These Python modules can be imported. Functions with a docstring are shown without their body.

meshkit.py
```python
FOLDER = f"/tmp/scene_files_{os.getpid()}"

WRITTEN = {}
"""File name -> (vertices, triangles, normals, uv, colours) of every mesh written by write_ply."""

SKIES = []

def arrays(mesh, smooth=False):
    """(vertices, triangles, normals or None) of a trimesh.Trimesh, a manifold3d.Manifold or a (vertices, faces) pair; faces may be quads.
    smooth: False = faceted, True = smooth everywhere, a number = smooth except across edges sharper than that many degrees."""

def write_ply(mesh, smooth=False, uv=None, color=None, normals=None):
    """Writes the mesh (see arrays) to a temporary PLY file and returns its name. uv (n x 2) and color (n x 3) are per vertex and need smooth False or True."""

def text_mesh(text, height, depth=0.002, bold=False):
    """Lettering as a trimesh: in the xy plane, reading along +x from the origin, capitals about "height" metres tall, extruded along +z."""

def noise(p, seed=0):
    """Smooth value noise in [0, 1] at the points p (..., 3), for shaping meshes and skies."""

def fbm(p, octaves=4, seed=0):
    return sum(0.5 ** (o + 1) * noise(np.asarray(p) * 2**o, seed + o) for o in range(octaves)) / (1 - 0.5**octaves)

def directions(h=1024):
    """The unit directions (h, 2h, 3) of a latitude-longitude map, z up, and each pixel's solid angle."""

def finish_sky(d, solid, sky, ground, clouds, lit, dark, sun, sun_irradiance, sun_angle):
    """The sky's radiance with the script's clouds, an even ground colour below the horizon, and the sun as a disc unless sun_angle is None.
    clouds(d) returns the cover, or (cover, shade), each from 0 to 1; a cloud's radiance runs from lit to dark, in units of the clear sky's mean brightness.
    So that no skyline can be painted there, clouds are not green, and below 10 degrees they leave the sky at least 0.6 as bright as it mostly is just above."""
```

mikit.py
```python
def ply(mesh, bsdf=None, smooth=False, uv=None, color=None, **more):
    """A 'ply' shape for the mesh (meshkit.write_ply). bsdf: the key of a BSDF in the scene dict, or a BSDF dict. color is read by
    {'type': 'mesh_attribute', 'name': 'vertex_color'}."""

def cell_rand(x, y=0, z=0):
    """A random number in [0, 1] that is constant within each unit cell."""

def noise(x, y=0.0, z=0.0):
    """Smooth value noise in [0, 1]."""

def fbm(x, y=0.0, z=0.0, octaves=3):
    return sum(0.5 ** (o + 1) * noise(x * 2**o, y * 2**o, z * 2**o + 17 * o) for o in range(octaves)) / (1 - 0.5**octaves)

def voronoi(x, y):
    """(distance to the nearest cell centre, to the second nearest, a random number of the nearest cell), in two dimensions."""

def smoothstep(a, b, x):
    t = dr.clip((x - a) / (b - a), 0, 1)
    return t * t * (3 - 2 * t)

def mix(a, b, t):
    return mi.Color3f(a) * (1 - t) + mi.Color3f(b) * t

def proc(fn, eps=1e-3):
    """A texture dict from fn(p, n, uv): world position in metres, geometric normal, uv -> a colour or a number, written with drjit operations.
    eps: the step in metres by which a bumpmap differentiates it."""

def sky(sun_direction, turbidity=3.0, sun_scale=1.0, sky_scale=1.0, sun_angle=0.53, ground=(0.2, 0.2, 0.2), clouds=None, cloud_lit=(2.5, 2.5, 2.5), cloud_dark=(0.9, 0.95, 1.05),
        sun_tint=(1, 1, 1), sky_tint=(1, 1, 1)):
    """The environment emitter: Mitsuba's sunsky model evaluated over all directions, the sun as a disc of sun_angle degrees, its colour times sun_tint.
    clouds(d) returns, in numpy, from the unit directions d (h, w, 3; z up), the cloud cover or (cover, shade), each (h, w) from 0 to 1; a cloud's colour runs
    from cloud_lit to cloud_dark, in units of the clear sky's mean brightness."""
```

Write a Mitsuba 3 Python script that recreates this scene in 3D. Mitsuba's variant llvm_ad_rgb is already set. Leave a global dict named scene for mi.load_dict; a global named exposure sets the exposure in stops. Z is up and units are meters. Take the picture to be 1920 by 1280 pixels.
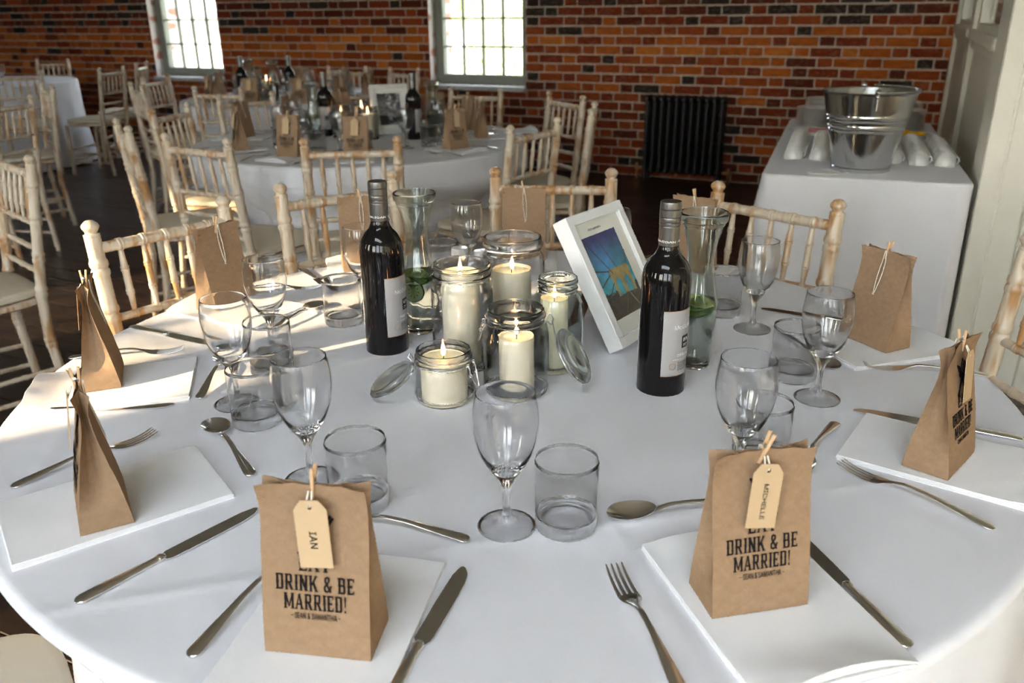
import math, random
import numpy as np, trimesh, drjit as dr, mitsuba as mi, mikit, meshkit
import manifold3d as m3
from shapely.geometry import Polygon, box as sbox, LineString, Point
from shapely import affinity, union_all
from mikit import proc, noise, fbm, smoothstep, mix, cell_rand

T4 = mi.ScalarTransform4f
rng = np.random.default_rng(7)
random.seed(7)
scene, labels = {}, {}
PI = math.pi

# ---------------------------------------------------------------- camera, sky, exposure
PITCH, ROLL, EYE = 0.371827, -0.008835, 1.315
_f = np.array([0, math.cos(PITCH), -math.sin(PITCH)])
_u = np.array([0, math.sin(PITCH), math.cos(PITCH)])
_up = -math.sin(ROLL) * np.array([1., 0, 0]) + math.cos(ROLL) * _u
scene['camera'] = {'type': 'thinlens', 'fov': math.degrees(2 * math.atan(960 / 1583.6)), 'fov_axis': 'x',
                   'aperture_radius': 0.0022, 'focus_distance': 1.22, 'near_clip': 0.02, 'far_clip': 500.0,
                   'to_world': T4().look_at(origin=[0, 0, EYE], target=[0, float(_f[1]), float(EYE + _f[2])], up=_up.tolist())}
SUN = (-0.80, -0.50, 0.295)
scene['sky'] = mikit.sky(SUN, turbidity=4.0, sun_scale=0.20 * 50, sky_scale=50.0, ground=(0.30, 0.30, 0.24),
                         clouds=lambda d: (np.full(d.shape[:2], 0.75), np.full(d.shape[:2], 0.25)),
                         cloud_lit=(2.1, 2.27, 2.5), cloud_dark=(1.45, 1.6, 1.8), sun_tint=(0.90, 0.97, 1.08))
scene['sky']['sampling_weight'] = 30.0
exposure = 0.50

# ---------------------------------------------------------------- helpers
def numbered(key):
    if key not in KEYS:
        KEYS[key] = 0
        return key
    KEYS[key] += 1
    return f'{key}_{KEYS[key]:03d}'
KEYS = {}

def put(key, shape, at=None, **more):
    """One entry of the scene: the shape dict, moved by the 4x4 matrix at."""
    key = numbered(key)
    scene[key] = {**shape, **more}
    if at is not None:
        scene[key]['to_world'] = T4(np.asarray(at, float).tolist())
    return key

def tell(key, label=None, cat=None, group=None, kind=None):
    labels[key] = {k: v for k, v in (('label', label), ('category', cat), ('group', group), ('kind', kind)) if v}
    return key

def thing(name, label, cat, group=None):
    key = numbered(name)
    tell(key, label, cat, group)
    return key

def struct(name, shape, at=None):
    k = put(name, shape, at)
    labels[k] = {'kind': 'structure'}
    return k

def M(x=0, y=0, z=0, rz=0.0, s=None):
    """Translation with a turn of rz degrees about z."""
    c, n = math.cos(math.radians(rz)), math.sin(math.radians(rz))
    m = np.array([[c, -n, 0, x], [n, c, 0, y], [0, 0, 1, z], [0, 0, 0, 1.0]])
    if s is not None:
        m = m @ np.diag([*np.broadcast_to(s, 3), 1.0])
    return m

def frame_m(o, ex, ey, ez):
    m = np.eye(4)
    m[:3, 0], m[:3, 1], m[:3, 2], m[:3, 3] = ex, ey, ez, o
    return m

def rotm(axis, deg):
    return trimesh.transformations.rotation_matrix(math.radians(deg), axis)

def cat(ms):
    return trimesh.util.concatenate([m for m in ms])

def bx(x0, x1, y0, y1, z0, z1, c=0.0):
    """Box, its edges chamfered by c."""
    if c <= 0:
        b = trimesh.creation.box([x1 - x0, y1 - y0, z1 - z0])
        b.apply_translation([(x0 + x1) / 2, (y0 + y1) / 2, (z0 + z1) / 2])
        return b
    p = []
    for x, sx in ((x0, 1), (x1, -1)):
        for y, sy in ((y0, 1), (y1, -1)):
            for z, sz in ((z0, 1), (z1, -1)):
                p += [(x + c * sx, y + c * sy, z), (x + c * sx, y, z + c * sz), (x, y + c * sy, z + c * sz)]
    return trimesh.convex.convex_hull(np.array(p))

def lathe(profile, n=48, fn=None):
    """Surface of revolution of (r, z) points; fn(theta) scales the radius."""
    pr = np.array(profile, float)
    th = np.arange(n) * 2 * PI / n
    sc = np.ones((len(pr), n)) if fn is None else np.array([[fn(t, z) for t in th] for _, z in pr])
    v = np.stack([pr[:, :1] * sc * np.cos(th), pr[:, :1] * sc * np.sin(th), np.repeat(pr[:, 1:], n, 1)], -1).reshape(-1, 3)
    i, j = np.meshgrid(np.arange(len(pr) - 1), np.arange(n), indexing='ij')
    a, b = (i * n + j).ravel(), (i * n + (j + 1) % n).ravel()
    c, d = a + n, b + n
    f = np.vstack([np.stack([a, b, d], -1), np.stack([a, d, c], -1)])
    m = trimesh.Trimesh(v, f, process=False)
    m.merge_vertices()
    m.update_faces(m.nondegenerate_faces())
    m.remove_unreferenced_vertices()
    return m

def fine(profile, k=4):
    """Catmull-Rom refinement of a profile."""
    p = np.array(profile, float)
    q = np.vstack([2 * p[0] - p[1], p, 2 * p[-1] - p[-2]])
    out = []
    for i in range(1, len(q) - 2):
        for t in np.arange(k) / k:
            a, b, c, d = q[i - 1:i + 3]
            out.append(0.5 * (2 * b + (c - a) * t + (2 * a - 5 * b + 4 * c - d) * t * t + (3 * b - a - 3 * c + d) * t ** 3))
    out.append(p[-1])
    out = np.array(out)
    out[:, 0] = np.maximum(out[:, 0], 0)
    return out.tolist()

def tube(points, r, n=8, closed=False, caps=True):
    """A swept tube with round section; r one radius or one per point."""
    p = np.asarray(points, float)
    k = len(p)
    t = np.roll(p, -1, 0) - np.roll(p, 1, 0) if closed else np.gradient(p, axis=0)
    t /= np.linalg.norm(t, axis=1, keepdims=True) + 1e-12
    a = np.cross(t[0], [0, 0, 1.0] if abs(t[0][2]) < 0.9 else [1.0, 0, 0])
    A = []
    for q in t:
        a = a - q * (a @ q)
        a /= np.linalg.norm(a) + 1e-12
        A.append(a)
    A = np.array(A)
    B = np.cross(t, A)
    ang = np.arange(n) * 2 * PI / n
    rr = np.broadcast_to(r, (k,))[:, None, None]
    v = (p[:, None] + rr * (np.cos(ang)[None, :, None] * A[:, None] + np.sin(ang)[None, :, None] * B[:, None])).reshape(-1, 3)
    rows = k if closed else k - 1
    i, j = np.meshgrid(np.arange(rows), np.arange(n), indexing='ij')
    i2 = (i + 1) % k
    q = np.stack([i * n + j, i * n + (j + 1) % n, i2 * n + (j + 1) % n, i2 * n + j], -1).reshape(-1, 4)
    f = np.vstack([q[:, [0, 1, 2]], q[:, [0, 2, 3]]])
    if caps and not closed:
        v = np.vstack([v, p[:1], p[-1:]])
        e = np.arange(n)
        f = np.vstack([f, np.stack([(e + 1) % n, e, e * 0 + len(v) - 2], -1), np.stack([e + (k - 1) * n, (e + 1) % n + (k - 1) * n, e * 0 + len(v) - 1], -1)])
    return trimesh.Trimesh(v, f, process=False)

def turned(a, b, prof, n=10):
    """A turned stick from a to b; prof = [(t, r)] along it."""
    a, b = np.array(a, float), np.array(b, float)
    t = np.array([q[0] for q in prof])[:, None]
    return tube(a + (b - a) * t, [q[1] for q in prof], n)

def grid(P, closed_u=False):
    """Mesh of a (rows, cols, 3) grid."""
    r, c, _ = P.shape
    i, j = np.meshgrid(np.arange(r - 1), np.arange(c if closed_u else c - 1), indexing='ij')
    j2 = (j + 1) % c
    q = np.stack([i * c + j, i * c + j2, (i + 1) * c + j2, (i + 1) * c + j], -1).reshape(-1, 4)
    return trimesh.Trimesh(P.reshape(-1, 3), np.vstack([q[:, [0, 1, 2]], q[:, [0, 2, 3]]]), process=False)

def flat(shape, depth):
    """A shapely shape extruded along +z."""
    gs = [g for g in getattr(shape, 'geoms', [shape]) if g.geom_type == 'Polygon' and g.area > 1e-10]
    return cat([trimesh.creation.extrude_polygon(g, depth, engine='earcut') for g in gs])

def xf(m, mat):
    m = m.copy()
    m.apply_transform(mat)
    return m

def rgb(*c):
    return {'type': 'rgb', 'value': list(c)}

def P(mesh, bsdf, smooth=False, **k):
    return mikit.ply(mesh, bsdf, smooth, **k)

# ---------------------------------------------------------------- materials
def mat(key, d):
    scene[key] = d
    return key

def diffuse(c, two=True):
    d = {'type': 'diffuse', 'reflectance': c if isinstance(c, dict) else rgb(*c)}
    return {'type': 'twosided', 'bsdf': d} if two else d

def principled(c, rough=0.5, two=True, **k):
    d = {'type': 'principled', 'base_color': c if isinstance(c, dict) else rgb(*c), 'roughness': rough, **k}
    return {'type': 'twosided', 'bsdf': d} if two else d

def linen_bump(p, n, uv):
    weave = noise(p.x * 900, p.y * 900, p.z * 900) * 0.0002
    soft = fbm(p.x * 7 + 3, p.y * 7, p.z * 7, 3) * 0.006
    def crease(ax, ay, c):
        d = p.x * ax + p.y * ay - c + (noise(p.x * 5, p.y * 5, 2.0) - 0.5) * 0.012
        return dr.exp(-dr.square(d / 0.010)) * 0.0012
    return weave + soft + crease(0.968, 0.248, 0.322) + crease(-0.248, 0.968, 0.79) + crease(0.968, 0.248, -0.36) + crease(-0.248, 0.968, 1.55)

mat('linen_main', {'type': 'twosided', 'bsdf': {'type': 'bumpmap', 'arbitrary': proc(linen_bump), 'scale': 1.0,
    'nested': {'type': 'diffuse', 'reflectance': rgb(0.74, 0.748, 0.79)}}})
mat('linen', diffuse((0.78, 0.785, 0.82)))
mat('napkin_linen', diffuse((0.84, 0.845, 0.86)))

def kraft_col(p, n, uv):
    f = fbm(p.x * 160, p.y * 160, p.z * 160, 3)
    s = noise(p.x * 1100, p.y * 1100, p.z * 300)
    return mix((0.235, 0.150, 0.090), (0.325, 0.220, 0.140), f * 0.7 + s * 0.3)
mat('kraft', diffuse(proc(kraft_col)))
mat('kraft_tag', diffuse((0.50, 0.365, 0.225)))
mat('ink', diffuse((0.012, 0.011, 0.012)))
mat('peg_wood', diffuse((0.62, 0.42, 0.25)))
mat('twine', diffuse((0.74, 0.70, 0.62)))

def limewash(p, n, uv):
    a = fbm(p.x * 26, p.y * 26, p.z * 9, 3)
    b = noise(p.x * 160, p.y * 160, p.z * 14)
    t = smoothstep(0.46, 0.70, a * 0.75 + b * 0.25)
    return mix(mix((0.68, 0.59, 0.47), (0.56, 0.45, 0.32), b), (0.42, 0.22, 0.085), t)
mat('limewood', principled(proc(limewash), 0.32, specular=0.45))
mat('cushion', diffuse((0.60, 0.54, 0.43)))
mat('steel', principled((0.74, 0.73, 0.72), 0.15, metallic=1.0))
mat('zinc', principled((0.60, 0.61, 0.62), 0.16, metallic=1.0))
mat('wire', principled((0.62, 0.61, 0.60), 0.2, metallic=1.0))
mat('clear_wall', {'type': 'dielectric', 'int_ior': 1.5, 'ext_ior': 1.0})
mat('green_wall', {'type': 'dielectric', 'int_ior': 1.5, 'ext_ior': 1.0, 'specular_transmittance': rgb(0.965, 0.99, 0.975)})
mat('clear_glass', {'type': 'roughdielectric', 'distribution': 'ggx', 'alpha': 0.006, 'int_ior': 1.5, 'ext_ior': 1.0})
mat('green_glass', {'type': 'roughdielectric', 'distribution': 'ggx', 'alpha': 0.006, 'int_ior': 1.5, 'ext_ior': 1.0, 'specular_transmittance': rgb(0.965, 0.99, 0.975)})
mat('water_clear', {'type': 'dielectric', 'int_ior': 1.33, 'ext_ior': 1.0})
mat('pane_glass', {'type': 'thindielectric', 'int_ior': 1.5, 'ext_ior': 1.0})
mat('wax', principled((0.88, 0.80, 0.60), 0.38, specular=0.4))
mat('wick', diffuse((0.02, 0.015, 0.01)))
mat('bottle_glass', principled((0.004, 0.0035, 0.004), 0.05, specular=0.42))
mat('capsule', principled((0.16, 0.155, 0.15), 0.3, metallic=0.85))
mat('label_grey', principled((0.36, 0.35, 0.35), 0.45))
mat('label_white', diffuse((0.62, 0.62, 0.64)))
mat('label_copper', principled((0.5, 0.3, 0.18), 0.3, metallic=0.8))
mat('print_white', diffuse((0.72, 0.72, 0.72)))
mat('print_dark', diffuse((0.05, 0.045, 0.045)))
mat('frame_white', principled((0.80, 0.80, 0.78), 0.3))
mat('mat_board', diffuse((0.66, 0.66, 0.60)))
mat('strut_board', diffuse((0.16, 0.085, 0.045)))
mat('photo_print', principled({'type': 'mesh_attribute', 'name': 'vertex_color'}, 0.25, specular=0.5))
mat('cucumber_flesh', diffuse((0.52, 0.62, 0.26)))
mat('cucumber_skin', diffuse((0.06, 0.14, 0.02)))
mat('mint', diffuse((0.05, 0.13, 0.02)))
mat('china', principled((0.78, 0.765, 0.73), 0.12, specular=0.5))
mat('radiator_black', principled((0.012, 0.012, 0.012), 0.4))
mat('copper', principled((0.55, 0.28, 0.12), 0.3, metallic=1.0))
mat('cream_paint', principled((0.74, 0.715, 0.62), 0.45, specular=0.3))
mat('sage_paint', diffuse((0.22, 0.225, 0.185)))
mat('sill_white', principled((0.80, 0.80, 0.80), 0.35))
mat('plaster', diffuse((0.62, 0.61, 0.60)))
mat('fruit', diffuse((0.75, 0.40, 0.02)))
mat('pink_paper', diffuse((0.75, 0.30, 0.36)))
mat('pink_stripe', diffuse((0.66, 0.42, 0.46)))

def mortar_col(p, n, uv):
    return mix((0.36, 0.28, 0.21), (0.54, 0.44, 0.35), fbm(p.x * 14, p.y * 14, p.z * 14, 3))
mat('mortar', diffuse(proc(mortar_col)))
mat('jamb_white', diffuse(proc(lambda p, n, uv: mix((0.60, 0.54, 0.50), (0.36, 0.10, 0.05), smoothstep(0.55, 0.68, noise(p.x * 9, p.y * 9, p.z * 13.3)) * 0.8))))

BRICKS = [(0.34, 0.084, 0.018), (0.25, 0.052, 0.016), (0.17, 0.034, 0.014), (0.092, 0.024, 0.014), (0.036, 0.026, 0.022), (0.42, 0.125, 0.026)]
def brick_tex(c):
    lo, hi = tuple(float(v) * .72 for v in c), tuple(float(v) * 1.25 for v in c)
    def fn(p, n, uv):
        t = fbm(p.x * 22, p.y * 22, p.z * 30, 3)
        k = smoothstep(0.62, 0.72, noise(p.x * 60 + 9, p.y * 60, p.z * 60))
        return mix(mix(lo, hi, t), (0.34, 0.25, 0.18), k * 0.16)
    return fn
for i, c in enumerate(BRICKS):
    mat(f'brick_{"abcdef"[i]}', diffuse(proc(brick_tex(c))))
mat('brick_far', diffuse({'type': 'mesh_attribute', 'name': 'vertex_color'}))

def floor_col(p, n, uv):
    g = fbm(p.x * 3 - p.y * 1.4, p.x * 20 + p.y * 42, 0.0, 3)
    return mix((0.008, 0.006, 0.005), (0.034, 0.018, 0.012), g)
mat('dark_boards', principled(proc(floor_col), 0.34, specular=0.4))
mat('ceiling_paint', diffuse((0.60, 0.57, 0.52)))
mat('grass', diffuse(proc(lambda p, n, uv: mix((0.66, 0.67, 0.42), (0.76, 0.75, 0.5), fbm(p.x, p.y, 0.0, 3)))))
mat('leaf', {'type': 'twosided', 'bsdf': {'type': 'diffuse', 'reflectance': rgb(0.80, 0.82, 0.58)}})
mat('leaf_yellow', {'type': 'twosided', 'bsdf': {'type': 'diffuse', 'reflectance': rgb(0.86, 0.85, 0.62)}})
mat('bark', diffuse((0.30, 0.24, 0.17)))

# ---------------------------------------------------------------- the room
YAW = 0.4409623
NW = np.array([math.sin(YAW), math.cos(YAW)])     # from the room into the back wall
UW = np.array([math.cos(YAW), -math.sin(YAW)])    # along the back wall, to the right
DW = 7.04
def wall_frame(d, flip=False):
    """Local x along the back wall, y into it, z up; y = 0 is the plane at distance d from the camera."""
    o = NW * d
    return frame_m([o[0], o[1], 0], [UW[0], UW[1], 0], [NW[0], NW[1], 0], [0, 0, 1])
WB = wall_frame(DW)
CEIL = 3.15
UL, UR, VR = -10.5, 0.16, 9.8     # left end, right end of the back wall, depth of the room
UR2 = 3.0
Z0, Z1 = 0.70, 2.55               # window opening
back_open = [(-7.55, -6.60), (-4.13, -3.165)]

def wall_with_openings(u0, u1, y0, y1, opens, z0, z1, top):
    out, at = [], u0
    for a, b in opens:
        out.append(bx(at, a, y0, y1, 0, top))
        out += [bx(a, b, y0, y1, 0, z0), bx(a, b, y0, y1, z1, top)]
        at = b
    out.append(bx(at, u1, y0, y1, 0, top))
    return cat(out)

wb = struct('wall_back', P(wall_with_openings(UL - 0.4, 3.2, 0.0045, 0.42, back_open, Z0 - 0.045, Z1, CEIL), 'mortar'), WB)
# bricks in Flemish bond: the 300 nearest one by one, the others joined
C, J = 0.075, 0.0125
unit = bx(-0.5, 0.5, 0, 0.020, -0.0312, 0.0312, 0.0)
def brick_mesh(w, seed):
    r = np.random.default_rng(seed)
    m = bx(-w / 2, w / 2, 0, 0.020, -0.0312, 0.0312, 0.0028)
    m.vertices += r.normal(0, 0.0009, m.vertices.shape) * [1, 0.6, 1]
    return m
BM = {'s': [brick_mesh(0.215, i) for i in range(3)], 'h': [brick_mesh(0.1025, 10 + i) for i in range(3)]}
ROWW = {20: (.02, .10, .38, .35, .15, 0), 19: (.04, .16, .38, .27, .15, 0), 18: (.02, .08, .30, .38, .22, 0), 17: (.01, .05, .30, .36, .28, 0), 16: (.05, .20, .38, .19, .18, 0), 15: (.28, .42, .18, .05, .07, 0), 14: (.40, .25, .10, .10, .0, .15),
        13: (.40, .28, .08, .08, 0, .16), 12: (.28, .38, .15, .12, .07, 0), 11: (.18, .42, .28, .07, .05, 0), 10: (.12, .40, .28, .05, .15, 0), 9: (.15, .42, .28, .1, .05, 0)}  # palette per course; top ones darker, partly brick tone, partly painted light falloff
far_v, singles = [], []
ncourse = int(CEIL / C)
for k in range(ncourse):
    zc = 0.0017 + C * (k + 0.5)
    u = UR + 0.1 + (0.16875 if k % 2 else 0.0)
    j = 0
    while u > UL:
        kind = 's' if j % 2 == 0 else 'h'
        w = 0.215 if kind == 's' else 0.1025
        a, b = u - w, u
        u -= w + J
        j += 1
        if a > UR:
            continue
        parts = [(a, min(b, UR))]
        if Z0 - 0.05 < zc < Z1:
            for o0, o1 in back_open:
                nxt = []
                for p0, p1 in parts:
                    if p1 <= o0 or p0 >= o1:
                        nxt.append((p0, p1))
                    else:
                        if p0 < o0: nxt.append((p0, o0))
                        if p1 > o1: nxt.append((o1, p1))
                parts = nxt
        for p0, p1 in parts:
            if p1 - p0 < 0.025:
                continue
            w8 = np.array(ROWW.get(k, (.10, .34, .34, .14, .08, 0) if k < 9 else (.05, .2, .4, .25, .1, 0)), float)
            if kind == 'h':
                w8 = w8 * [0.75, 0.8, 1, 1.3, 2.0, 1]
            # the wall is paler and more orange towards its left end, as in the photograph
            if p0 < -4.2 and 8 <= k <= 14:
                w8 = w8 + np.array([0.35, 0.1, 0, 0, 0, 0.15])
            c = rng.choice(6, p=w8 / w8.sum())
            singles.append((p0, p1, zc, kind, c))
def px_size(s):
    q = NW * DW + UW * (s[0] + s[1]) / 2
    vis = 0.0 < s[2] < 1.5
    return (1 if vis else 0, -np.hypot(q[0], q[1]) - (0.8 if s[2] < 0.28 else 0) - (9 if -2.06 < s[0] < s[1] < -1.4 and s[2] < .64 else 0))
singles.sort(key=px_size, reverse=True)
shared = {(kd, i, c): P(BM[kd][i], f'brick_{"abcdef"[c]}') for kd in 'sh' for i in range(3) for c in range(6)}
for n_, (p0, p1, zc, kind, c) in enumerate(singles[:300]):
    w = 0.215 if kind == 's' else 0.1025
    at = WB @ M((p0 + p1) / 2, -0.002 + rng.normal(0, 0.0012), zc + rng.normal(0, 0.0012)) @ np.diag([(p1 - p0) / w, 1, 1, 1])
    put(wb + '__brick', shared[(kind, n_ % 3, c)], at)
fm, fc = [], []
for p0, p1, zc, kind, c in singles[300:]:
    b = bx(p0, p1, -0.002, 0.016, zc - 0.0312, zc + 0.0312)
    fm.append(b)
    fc.append(np.tile(np.array(BRICKS[c]) * rng.uniform(0.75, 1.2), (8, 1)))
k = put(wb + '__far_bricks', P(cat(fm), 'brick_far', color=np.clip(np.vstack(fc), 0, 1)), WB)
labels[k] = {'label': 'remaining red bricks of the long wall', 'kind': 'stuff'}

def window(name, frame, u0, u1, sill=True, panes=True, jamb=True, top=Z1):
    """A sash of twenty-odd panes in an opening; frame's y points outwards, y = 0 the inner wall face."""
    w = struct(name, P(cat([bx(u0, u0 + 0.085, 0.11, 0.19, Z0, top, 0.004), bx(u1 - 0.085, u1, 0.11, 0.19, Z0, top, 0.004),
                            bx(u0 + .08, u1 - .08, 0.115, 0.19, Z0, Z0 + 0.085, 0.004), bx(u0 + .08, u1 - .08, 0.115, 0.19, top - 0.085, top, 0.004)]), 'sage_paint'), frame)
    a, b, z0, z1 = u0 + 0.085, u1 - 0.085, Z0 + 0.085, top - 0.085
    nz = 7
    for i in range(1, 4):
        x = a + (b - a) * i / 4
        put(w + '__glazing_bar', P(bx(x - 0.008, x + 0.008, 0.125, 0.165, z0, z1, 0.002), 'sage_paint'), frame)
    for i in range(1, nz):
        z = z0 + (z1 - z0) * i / nz
        put(w + '__glazing_bar', P(bx(a, b, 0.13, 0.16, z - 0.008, z + 0.008, 0.002), 'sage_paint'), frame)
    if panes:
        for i in range(4):
            for q in range(nz):
                x0, x1 = a + (b - a) * i / 4, a + (b - a) * (i + 1) / 4
                y0, y1 = z0 + (z1 - z0) * q / nz, z0 + (z1 - z0) * (q + 1) / nz
                m = trimesh.Trimesh([[x0, .146, y0], [x1, .146, y0], [x1, .146, y1], [x0, .146, y1]], [[0, 1, 2], [0, 2, 3]], process=False)
                put(w + '__pane', P(m, 'pane_glass'), frame)
    if sill:
        put(w + '__sill', P(bx(u0 - 0.012, u1 + 0.004, -0.045, 0.16, Z0 - 0.043, Z0, 0.006), 'sill_white'), frame)
    if jamb:
        for x0, x1 in ((u0 - 0.0005, u0 + 0.004), (u1 - 0.004, u1 + 0.0005)):
            put(w + '__jamb_brickwork', P(bx(x0, x1, 0.004, 0.12, Z0, top), 'jamb_white'), frame)
        for x0, x1 in ((u0 - 0.001, u0 + 0.003), (u1 - 0.003, u1 + 0.001)):
            put(w + '__jamb_brickwork', P(bx(x0, x1, 0.19, 0.425, Z0, top), 'jamb_white'), frame)
    return w
window('window_1', WB, *back_open[0])
window('window_2', WB, *back_open[1])

# rear wall with its windows, behind the camera; left wall; ceiling; floor
WR = frame_m([*(NW * (DW - VR)), 0], [-UW[0], -UW[1], 0], [-NW[0], -NW[1], 0], [0, 0, 1])
rear_open = [(-2.9, -1.25), (-1.0, 0.35), (0.55, 1.9), (3.30, 4.40), (6.55, 7.70)]  # unseen openings, widened and one added for more front light
struct('wall_rear', P(cat([wall_with_openings(-UR2 - .4, -UL + .4, 0, 0.3, rear_open, Z0, 2.8, CEIL), bx(3.3, 4.4, 0, .3, 2.55, 2.8), bx(0.55, 1.9, 0, .3, 2.3, 2.8)]), 'plaster'), WR)  # a lintel is lowered to keep sun patches off the end wall
for i, (a, b) in enumerate(rear_open):
    window(f'window_{i + 3}', WR, a, b, jamb=False, panes=False, top={2: 2.3, 3: 2.55}.get(i, 2.8))
WL = frame_m([*(NW * DW + UW * UL), 0], [NW[0], NW[1], 0], [-UW[0], -UW[1], 0], [0, 0, 1])
struct('wall_left', P(bx(-VR, 0.4, 0, 0.3, 0, CEIL), 'plaster'), WL)
# ceiling, with an unseen rooflight added to brighten the tabletop
added_roof_open = [(-1.3, 0.9, -8.5, -7.6)]
c0, c1, d0, d1 = added_roof_open[0]
struct('ceiling', P(cat([bx(UL - .4, c0, -VR - .3, .5, CEIL, CEIL + .15), bx(c0, c1, -VR - .3, d0, CEIL, CEIL + .15), bx(c0, c1, d1, .5, CEIL, CEIL + .15), bx(c1, 3.4, -VR - .3, .5, CEIL, CEIL + .15)]), 'ceiling_paint'), WB)
for i, (x0, x1, y0, y1) in enumerate(added_roof_open):
    w = struct(f'window_{i + 8}', P(cat([bx(x0, x0 + .06, y0, y1, CEIL, CEIL + .2), bx(x1 - .06, x1, y0, y1, CEIL, CEIL + .2), bx(x0, x1, y0, y0 + .06, CEIL, CEIL + .2), bx(x0, x1, y1 - .06, y1, CEIL, CEIL + .2)]), 'cream_paint'), WB)  # frame of the added rooflight
    for k_ in range(1, 4):
        xm = x0 + (x1 - x0) * k_ / 4
        put(w + '__glazing_bar', P(bx(xm - .02, xm + .02, y0, y1, CEIL + .14, CEIL + .19), 'cream_paint'), WB)
fl = struct('floor', P(bx(UL - .4, 3.4, -VR - .3, 0.5, -0.2, -0.012), 'dark_boards'), WB)
y, i = -VR, 0
while y < 0.02:
    w = 0.142 + 0.02 * ((i * 7) % 3 - 1)
    put(fl + '__plank', P(bx(UL, 3.1, y + .0015, min(y + w, 0.02) - .0015, -0.012, 0.0 - 0.0012 * (i % 3 == 1), 0.002), 'dark_boards'), WB)
    y += w
    i += 1
# the panelled partition on the right
A, Cn = np.array([1.612, 2.90]), np.array([3.135, 6.335])
dp = (Cn - A) / np.linalg.norm(Cn - A)
LP = float(np.linalg.norm(Cn - A))
WP = frame_m([A[0], A[1], 0], [dp[0], dp[1], 0], [dp[1], -dp[0], 0], [0, 0, 1])   # x towards the back wall, y behind the face
posts = [(0.0, 0.36), (1.86, 2.06), (LP - 0.10, LP)]
holes = [(0.36, 1.86), (2.06, LP - 0.10)]
wr = struct('wall_right', P(cat([bx(a, b, 0, 0.09, 0, CEIL, 0.004) for a, b in posts] +
    [bx(a - .005, b + .005, 0.02, 0.09, 0, 0.14, 0.003) for a, b in holes] + [bx(a - .005, b + .005, 0.04, 0.085, .1, 1.2) for a, b in holes] +
    [bx(a - .005, b + .005, 0.02, 0.09, 2.55, CEIL) for a, b in holes]), 'cream_paint'), WP)
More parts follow.
